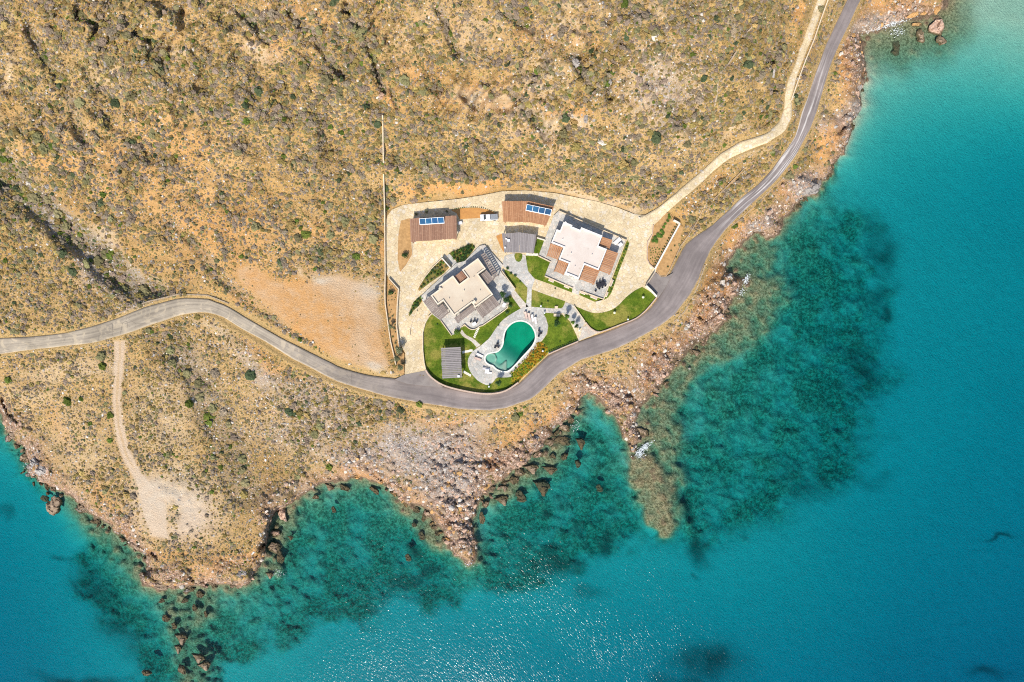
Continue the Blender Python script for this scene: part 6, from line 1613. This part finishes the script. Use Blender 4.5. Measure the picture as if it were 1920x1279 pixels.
# ------------------------------------------------------------------ furniture and small things
BLACK = plain("black_painted_metal", (0.035, 0.035, 0.04), (0.02, 0.02, 0.025), 4, 0.5)
CUSHION = plain("white_cushion_cloth", (0.78, 0.74, 0.70), (0.70, 0.64, 0.60), 3, 0.9)
PINKCLOTH = plain("faded_pink_cushion", (0.62, 0.46, 0.38), (0.54, 0.40, 0.33), 3, 0.9)
PLASTIC = plain("white_plastic", (0.80, 0.80, 0.80), (0.72, 0.72, 0.72), 3, 0.5)
def bx(x0, x1, y0, y1, z0, z1): return box_data(x0, x1, y0, y1, z0, z1)
def part(name, boxes, mat, parent):
    v_, f_ = merge(boxes)
    o = bpy.data.objects.new(name, mesh_from(name, v_, f_, mat)); COL.objects.link(o); o.parent = parent
    return o
def copy_thing(src, loc, rz, label, group=None):
    c = src.copy(); COL.objects.link(c); c.location = loc; c.rotation_euler = (0, 0, rz); c["label"] = label
    if group: c["group"] = group
    elif "group" in c.keys(): del c["group"]
    for ch in src.children:
        d = ch.copy(); COL.objects.link(d); d.parent = c
    return c
def make_lounger(cloth):
    o = thing("sun_lounger", "sun lounger", "sun lounger", (0, 0, 0))
    part("frame", [bx(-.33, .33, -.98, -.93, .2, .26), bx(-.33, .33, .93, .98, .2, .26), bx(-.33, -.27, -.98, .98, .2, .26), bx(.27, .33, -.98, .98, .2, .26)], BLACK, o)
    for sx in (-.28, .28):
        for sy in (-.85, .85): part("leg", [bx(sx - .03, sx + .03, sy - .03, sy + .03, 0, .2)], BLACK, o)
    part("mattress", [bx(-.30, .30, -.96, .35, .265, .36)], cloth, o)
    vs = [(-.30, .36, .27), (.30, .36, .27), (.30, .95, .72), (-.30, .95, .72), (-.30, .33, .36), (.30, .33, .36), (.30, .90, .80), (-.30, .90, .80)]
    part("backrest", [(vs, [(0, 3, 2, 1), (4, 5, 6, 7), (0, 1, 5, 4), (1, 2, 6, 5), (2, 3, 7, 6), (3, 0, 4, 7)])], cloth, o)
    return o
def put(src, u, v, z_, deg, label, group=None, first=False):
    loc = tuple(p3(u, v, z_))
    if first:
        src.location = loc; src.rotation_euler = (0, 0, math.radians(deg)); src["label"] = label
        if group: src["group"] = group
        return src
    return copy_thing(src, loc, math.radians(deg), label, group)
lw = make_lounger(CUSHION); lp = make_lounger(PINKCLOTH)
put(lp, 986, 591, Z3, 14, "faded pink sun lounger at the west end of the poolside row", first=True)
put(lp, 992, 593.5, Z3, 14, "faded pink sun lounger next to the white loungers of the row")
put(lw, 998.3, 596.5, Z3, 12, "white sun lounger between pink and white loungers of the row", first=True)
put(lw, 1004, 601, Z3, 6, "white sun lounger at the east end of the poolside row")
put(lw, 899.5, 666, Z3, 65, "white sun lounger near the spa end of the deck, beside a pink one")
put(lp, 896, 673, Z3, 70, "pink sun lounger near the spa end of the deck")
put(lw, 911.5, 691.5, Z3, 84, "white sun lounger on the southern deck with a white table behind")
put(lw, 915.5, 699, Z3, 84, "white sun lounger closest to the southern deck tip")
def make_chair():
    o = thing("garden_chair", "chair", "chair", (0, 0, 0))
    part("seat", [bx(-.24, .24, -.24, .24, .42, .46)], BLACK, o)
    part("backrest", [bx(-.24, .24, .22, .26, .46, .88)], BLACK, o)
    for sx in (-.22, .22):
        for sy in (-.22, .22): part("leg", [bx(sx - .02, sx + .02, sy - .02, sy + .02, 0, .42)], BLACK, o)
    return o
def make_table(L, W, mat, name="garden_table"):
    o = thing(name, "table", "table", (0, 0, 0))
    part("tabletop", [bx(-L / 2, L / 2, -W / 2, W / 2, .70, .74)], mat, o)
    for sx in (-L / 2 + .08, L / 2 - .08):
        for sy in (-W / 2 + .08, W / 2 - .08): part("leg", [bx(sx - .03, sx + .03, sy - .03, sy + .03, 0, .70)], mat, o)
    return o
ch = make_chair()
tb = make_table(.6, .6, BLACK)
put(tb, 1011.5, 625.5, Z3, 10, "small black table on the east side of the pool", first=True)
put(tb, 931.5, 648, Z3, 40, "small black table on the west side of the pool")
first = True
for (u, v, a, side) in [(1010.5, 620, 0, "east"), (1014.5, 624.5, -90, "east"), (1010, 630, 170, "east"), (933.5, 644, 20, "west"), (928.5, 651, 130, "west"), (934.5, 650.5, -120, "west")]:
    put(ch, u, v, Z3, a, "black chair around the small table on the %s side of the pool" % side, "chairs at the %s pool table" % side, first); first = False
dt = make_table(2.6, .95, BLACK)
put(dt, 1126.5, 534, T2, 26, "long black dining table on the terrace of the white roofed villa", first=True)
for t_, sd_ in [(-.9, 1), (0, 1), (.9, 1), (-.9, -1), (0, -1), (.9, -1)]:
    a = math.radians(26); dx, dy = t_ * math.cos(a) - sd_ * .75 * math.sin(a), t_ * math.sin(a) + sd_ * .75 * math.cos(a)
    put(ch, 1126.5 + dx * 7, 534 - dy * 7, T2, 26 + (0 if sd_ > 0 else 180), "black chair at the long dining table", "chairs of the dining table")
put(ch, 1116.5, 545.5, T2, 120, "lone black chair by the southern parapet of the white roofed villa")
bt = make_table(1.1, .8, PLASTIC)
put(bt, 889.5, 607.5, T1, 35, "white table on the curved balcony", first=True)
for (u, v, a) in [(883, 603.5, 40), (889, 602.5, 0), (893.5, 604, -30)]:
    put(ch, u, v, T1, a, "black chair on the curved balcony", "chairs on the curved balcony")
put(bt, 945, 572, T1, 60, "white table in the curved terrace corner by the dark trees")
put(bt, 913.5, 695.3, Z3, 0, "white table between the two southern sun loungers")
put(bt, 862.5, 419, G, 10, "white table under the east eave of the brown garage")
db = thing("daybed", "large white daybed on the northeast terrace of the white roofed villa", "daybed", tuple(p3(1157, 452.5, T2)))
part("base", [bx(-1.05, 1.05, -.5, .5, .08, .30)], PLASTIC, db); part("mattress", [bx(-1.0, 1.0, -.45, .45, .305, .45)], CUSHION, db); part("headrest", [bx(.8, 1.05, -.5, .5, .455, .75)], CUSHION, db)
for sx in (-.95, .95):
    for sy in (-.42, .42): part("leg", [bx(sx - .04, sx + .04, sy - .04, sy + .04, 0, .08)], BLACK, db)
db.rotation_euler = (0, 0, math.radians(42))
put(bt, 1162.5, 459.5, T2, 42, "white side table beside the large daybed")

def lathe(profile, sides=12):
    vs = []; fs = []
    for r_, z_ in profile:
        for k in range(sides):
            a = 2 * math.pi * k / sides; vs.append((r_ * math.cos(a), r_ * math.sin(a), z_))
    for i in range(len(profile) - 1):
        for k in range(sides): fs.append((i * sides + k, i * sides + (k + 1) % sides, (i + 1) * sides + (k + 1) % sides, (i + 1) * sides + k))
    return vs, fs
LAMPY = plain("cream_globe", (0.78, 0.74, 0.50), (0.70, 0.66, 0.42), 3, 0.4)
def lamp(rad_, mat, h):
    o = thing("garden_lamp", "lamp", "lamp", (0, 0, 0))
    part("post", [lathe([(.05, 0), (.05, h)], 8)], BLACK, o)
    part("globe", [lathe([(0.001, h - .02)] + [(rad_ * math.sin(t_), h + rad_ - rad_ * math.cos(t_)) for t_ in np.linspace(.3, math.pi - .05, 9)], 14)], mat, o)
    return o
gl_y = lamp(.36, LAMPY, .35); gl_w = lamp(.26, PLASTIC, .5)
put(gl_y, 1205, 557.5, Z1, 0, "cream globe lamp near the gate wall on the open lawn", first=True)
put(gl_y, 1151.5, 586.5, Z1, 0, "cream globe lamp beside the curving driveway edge on the open lawn")
put(gl_w, 1176.5, 599, Z1, 0, "white garden lamp against the road side of the open lawn", first=True)
put(gl_w, 1014, 574, Z2, 0, "white garden lamp on the north edge of the entrance path")
put(gl_w, 1020.5, 587, Z2, 0, "white garden lamp at the fork of deck and entrance path")
put(gl_w, 1086, 619.5, Z1, 0, "white garden lamp beside the entrance steps")
put(gl_w, 1017.5, 658, Z2, 0, "white garden lamp at the east end of the pool flower bed")
put(gl_w, 917, 724.5, Z1, 0, "white garden lamp at the southern tip of the deck")

# stepping stones
SS = mesh_from("stepping_stone", *prism_data([(-.16, -.32), (.16, -.30), (.18, .30), (-.14, .33)], 0, 0.05), WHITEWALL)
def stones(a, b_, n, turn, label, group):
    for i in range(n):
        t_ = i / (n - 1); u = a[0] + (b_[0] - a[0]) * t_; v = a[1] + (b_[1] - a[1]) * t_
        o = bpy.data.objects.new("stepping_stone", SS); COL.objects.link(o); o.location = p3(u, v + random.uniform(-.3, .3), Z1); o.rotation_euler = (0, 0, math.radians(turn + random.uniform(-8, 8)))
        tag(o, label, "stepping stone", group)
stones((868, 660.5), (885, 657), 9, 8, "pale stepping stone between the pavilion and the upper deck", "upper pavilion stepping stones")
stones((869.5, 697), (882, 704), 7, -25, "pale stepping stone between the pavilion and the lower deck", "lower pavilion stepping stones")
stones((889.5, 632), (897, 615), 7, 60, "pale stepping stone below the curved balcony", "balcony stepping stones")
stones((987.5, 477), (1008, 477.5), 11, 0, "pale stepping stone on the lawn edge beside the grey carport", "carport stepping stones")
# stone planters below the terrace walls
for (u, v, w, d_, lab) in [(1034, 525, 10, 7, "pale stone planter under the western part of the south parapet"), (1063, 536.5, 10, 7, "pale stone planter just west of the villa steps"), (1093, 548, 10, 7, "pale stone planter just east of the villa steps"), (1113.5, 557, 13, 6, "pale stone planter near the southeast terrace corner"), (1145, 530.5, 6, 13, "tall pale planter on the east terrace wall"), (1136.5, 552, 5, 9, "small pale planter at the southeast terrace corner")]:
    o = thing("stone_planter", lab, "planter", tuple(p3(u, v, Z1)))
    part("box", [bx(-w / 14, w / 14, -d_ / 14, d_ / 14, 0, .5)], WHITEWALL, o); part("soil", [bx(-w / 14 + .1, w / 14 - .1, -d_ / 14 + .1, d_ / 14 - .1, .5, .53)], PINKWALL, o)
    o.rotation_euler = (0, 0, math.radians(-22))
for (u, v, w, d_, lab) in [(1043, 576.5, 6, 5, "pale stone bench on the north side of the entrance path"), (1044, 591, 12, 5, "pale stone bench on the south side of the entrance path")]:
    o = thing("stone_bench", lab, "bench", tuple(p3(u, v, Z1)))
    part("seat", [bx(-w / 14, w / 14, -d_ / 14, d_ / 14, .34, .46)], CREAMWALL, o)
    for sx in (-1, 1): part("support", [bx(sx * w / 14 * .8 - .08, sx * w / 14 * .8 + .08, -d_ / 16, d_ / 16, 0, .34)], CREAMWALL, o)
# roof fittings that sit on the timber roofs
for (u, v, w, lab) in [(949, 448, .16, "small white box on the grey carport roof"), (953.5, 451, .30, "larger white box on the grey carport roof"), (947, 464.5, .18, "white box near the edge of the grey carport roof"), (860, 705.5, .26, "white box at the corner of the pavilion roof")]:
    o = thing("roof_box", lab, "box", tuple(p3(u, v, ZC + .02)))
    part("housing", [bx(-w, w, -w, w, 0, .35)], PLASTIC, o); part("lid", [bx(-w - .03, w + .03, -w - .03, w + .03, .352, .40)], PLASTIC, o)

# parked pickup between the garages
pk = thing("pickup_truck", "white pickup truck with grey covered bed parked between the two garages", "pickup truck", tuple(p3(917, 408.5, G)))
VANW = plain("white_car_paint", (0.78, 0.78, 0.78), (0.74, 0.74, 0.74), 1, 0.35, spec=0.4)
BEDG = plain("grey_bed_cover", (0.30, 0.32, 0.34), (0.22, 0.24, 0.26), 3, 0.7)
def taper(x0, x1, y, z0, z1, tx0, tx1, ty):
    vs = [(x0, -y, z0), (x1, -y, z0), (x1, y, z0), (x0, y, z0), (tx0, -ty, z1), (tx1, -ty, z1), (tx1, ty, z1), (tx0, ty, z1)]
    return vs, [(0, 3, 2, 1), (4, 5, 6, 7), (0, 1, 5, 4), (1, 2, 6, 5), (2, 3, 7, 6), (3, 0, 4, 7)]
part("body", [taper(-2.35, 2.35, .82, .35, .95, -2.25, 2.32, .80)], VANW, pk)
part("cab", [taper(-1.35, .35, .76, .95, 1.55, -.75, .25, .64)], VANW, pk)
vs = [(-1.37, -.66, 1.0), (-1.37, .66, 1.0), (-.80, .58, 1.52), (-.80, -.58, 1.52)]
part("windshield", [(vs + [(a - .03, b_, c + .02) for a, b_, c in vs], [(0, 1, 2, 3), (7, 6, 5, 4), (0, 4, 5, 1), (1, 5, 6, 2), (2, 6, 7, 3), (3, 7, 4, 0)])], GLASS, pk)
part("bed_cover", [bx(.42, 2.28, -.74, .74, .955, 1.03)] + [bx(.42 + k * .31, .50 + k * .31, -.74, .74, 1.035, 1.06) for k in range(6)], BEDG, pk)
WH = lathe([(0.01, -.1), (.33, -.1), (.36, -.05), (.36, .05), (.33, .1), (0.01, .1)], 14)
for sx in (-1.5, 1.45):
    for sy in (-.76, .76):
        w_ = part("wheel", [([(a, c, b_) for a, b_, c in WH[0]], [q[::-1] for q in WH[1]])], BLACK, pk); w_.location = (sx, sy, .36)
REDP = plain("red_light_lens", (0.35, 0.02, 0.02), (0.28, 0.02, 0.02), 4, 0.3)
for sy in (-.6, .6): part("headlight", [bx(-2.38, -2.26, sy - .14, sy + .14, .66, .84)], PLASTIC, pk); part("tail_light", [bx(2.30, 2.37, sy - .08, sy + .08, .6, .85)], REDP, pk)
pk.rotation_euler = (0, 0, math.radians(3))

# surf: broken white water where swell meets the rock
FOAM = plain("white_sea_foam", (0.80, 0.82, 0.82), (0.62, 0.68, 0.70), 5, 0.9)
fv = []; ff = []
for cx_, cy_, rx_, ry_, an_, n_ in [(1207, 840, 17, 5, -35, 330), (1200, 853, 9, 7, 0, 130), (1400, 524, 5, 11, 20, 150), (1668, 46, 44, 5, -18, 480), (1682, 60, 14, 10, 0, 110), (1390, 548, 6, 12, 30, 60), (880, 1058, 12, 5, 0, 40), (1080, 800, 8, 14, 40, 40), (55, 880, 6, 20, -35, 60), (520, 1075, 14, 8, 0, 40)]:
    c_, s_ = math.cos(math.radians(an_)), math.sin(math.radians(an_))
    for _ in range(n_):
        a, b_ = RNG.normal(0, .5, 2); u = cx_ + a * rx_ * c_ - b_ * ry_ * s_; v = cy_ + a * rx_ * s_ + b_ * ry_ * c_
        zt = max(0.0, float(ground(u, v))) + 0.05 + random.uniform(0, .06)
        q = p3(u, v, zt); r_ = random.uniform(.03, .15); k0 = len(fv); sides = 6; ph = random.uniform(0, 6)
        for ring, (rr_, hh) in enumerate(((1, 0), (.6, .06))):
            for k in range(sides):
                t_ = ph + k * 2 * math.pi / sides; e = r_ * rr_ * random.uniform(.6, 1.3); fv.append((q.x + e * math.cos(t_), q.y + e * math.sin(t_) * .7, zt + hh))
        ff += [(k0 + k, k0 + (k + 1) % sides, k0 + sides + (k + 1) % sides, k0 + sides + k) for k in range(sides)] + [tuple(k0 + sides + k for k in range(sides))]
tag(obj("sea_foam", fv, ff, FOAM), "white surf foaming over the rocks at the waterline", "foam", kind="stuff")

# broken rock belt along the exposed shores
for ln_, n_, off, kinds, lab, gr in [
    ([(8, 782), (30, 834), (56, 884), (88, 915), (133, 930), (178, 969), (231, 1006), (280, 1042)], 46, (-4, 13), ["brown", "brown", "pink", "grey"], "broken rock of the ledge under the western headland cliff", "ledge rocks of the western headland"),
    ([(266, 1096), (330, 1103), (400, 1098), (466, 1094)], 16, (-5, 6), ["brown", "pink"], "broken rock along the southern edge of the headland", "ledge rocks of the southern headland"),
    ([(720, 908), (752, 938), (790, 952), (815, 983), (844, 1027)], 16, (-5, 7), ["brown", "orange", "pink"], "broken rock on the bay side of the pointed spit", "bay side rocks of the spit"),
    ([(900, 944), (950, 892), (1008, 842), (1060, 793)], 22, (-6, 10), ["brown", "pink"], "broken shelf rock between the pointed spit and the inlet", "shelf rocks by the inlet"),
    ([(1483, 402), (1525, 362), (1563, 310), (1590, 248), (1615, 197), (1622, 150)], 26, (-7, 5), ["grey", "brown", "grey"], "broken grey rock below the narrow coast road", "cliff rocks below the narrow road"),
    ([(1225, 741), (1272, 682), (1335, 629), (1374, 566)], 22, (-10, 6), ["brown", "pink"], "dark wet rock at the foot of the pink rubble slope", "wet rocks under the rubble slope")]:
    q_ = resample(ln_, 200)
    for k in range(n_):
        i = random.randrange(2, 197); tx, ty = q_[i + 1] - q_[i - 1]; L_ = math.hypot(tx, ty)
        o_ = random.uniform(*off); u = q_[i][0] - ty / L_ * o_; v = q_[i][1] + tx / L_ * o_
        r_ = random.uniform(2.6, 5.2) + 4.0 * random.random() ** 4
        boulder(u, v, r_ * random.uniform(.9, 1.6), r_ * random.uniform(.6, 1.0), random.uniform(0, 180), random.choice(kinds), random.uniform(0.25, 0.9), lab, gr)
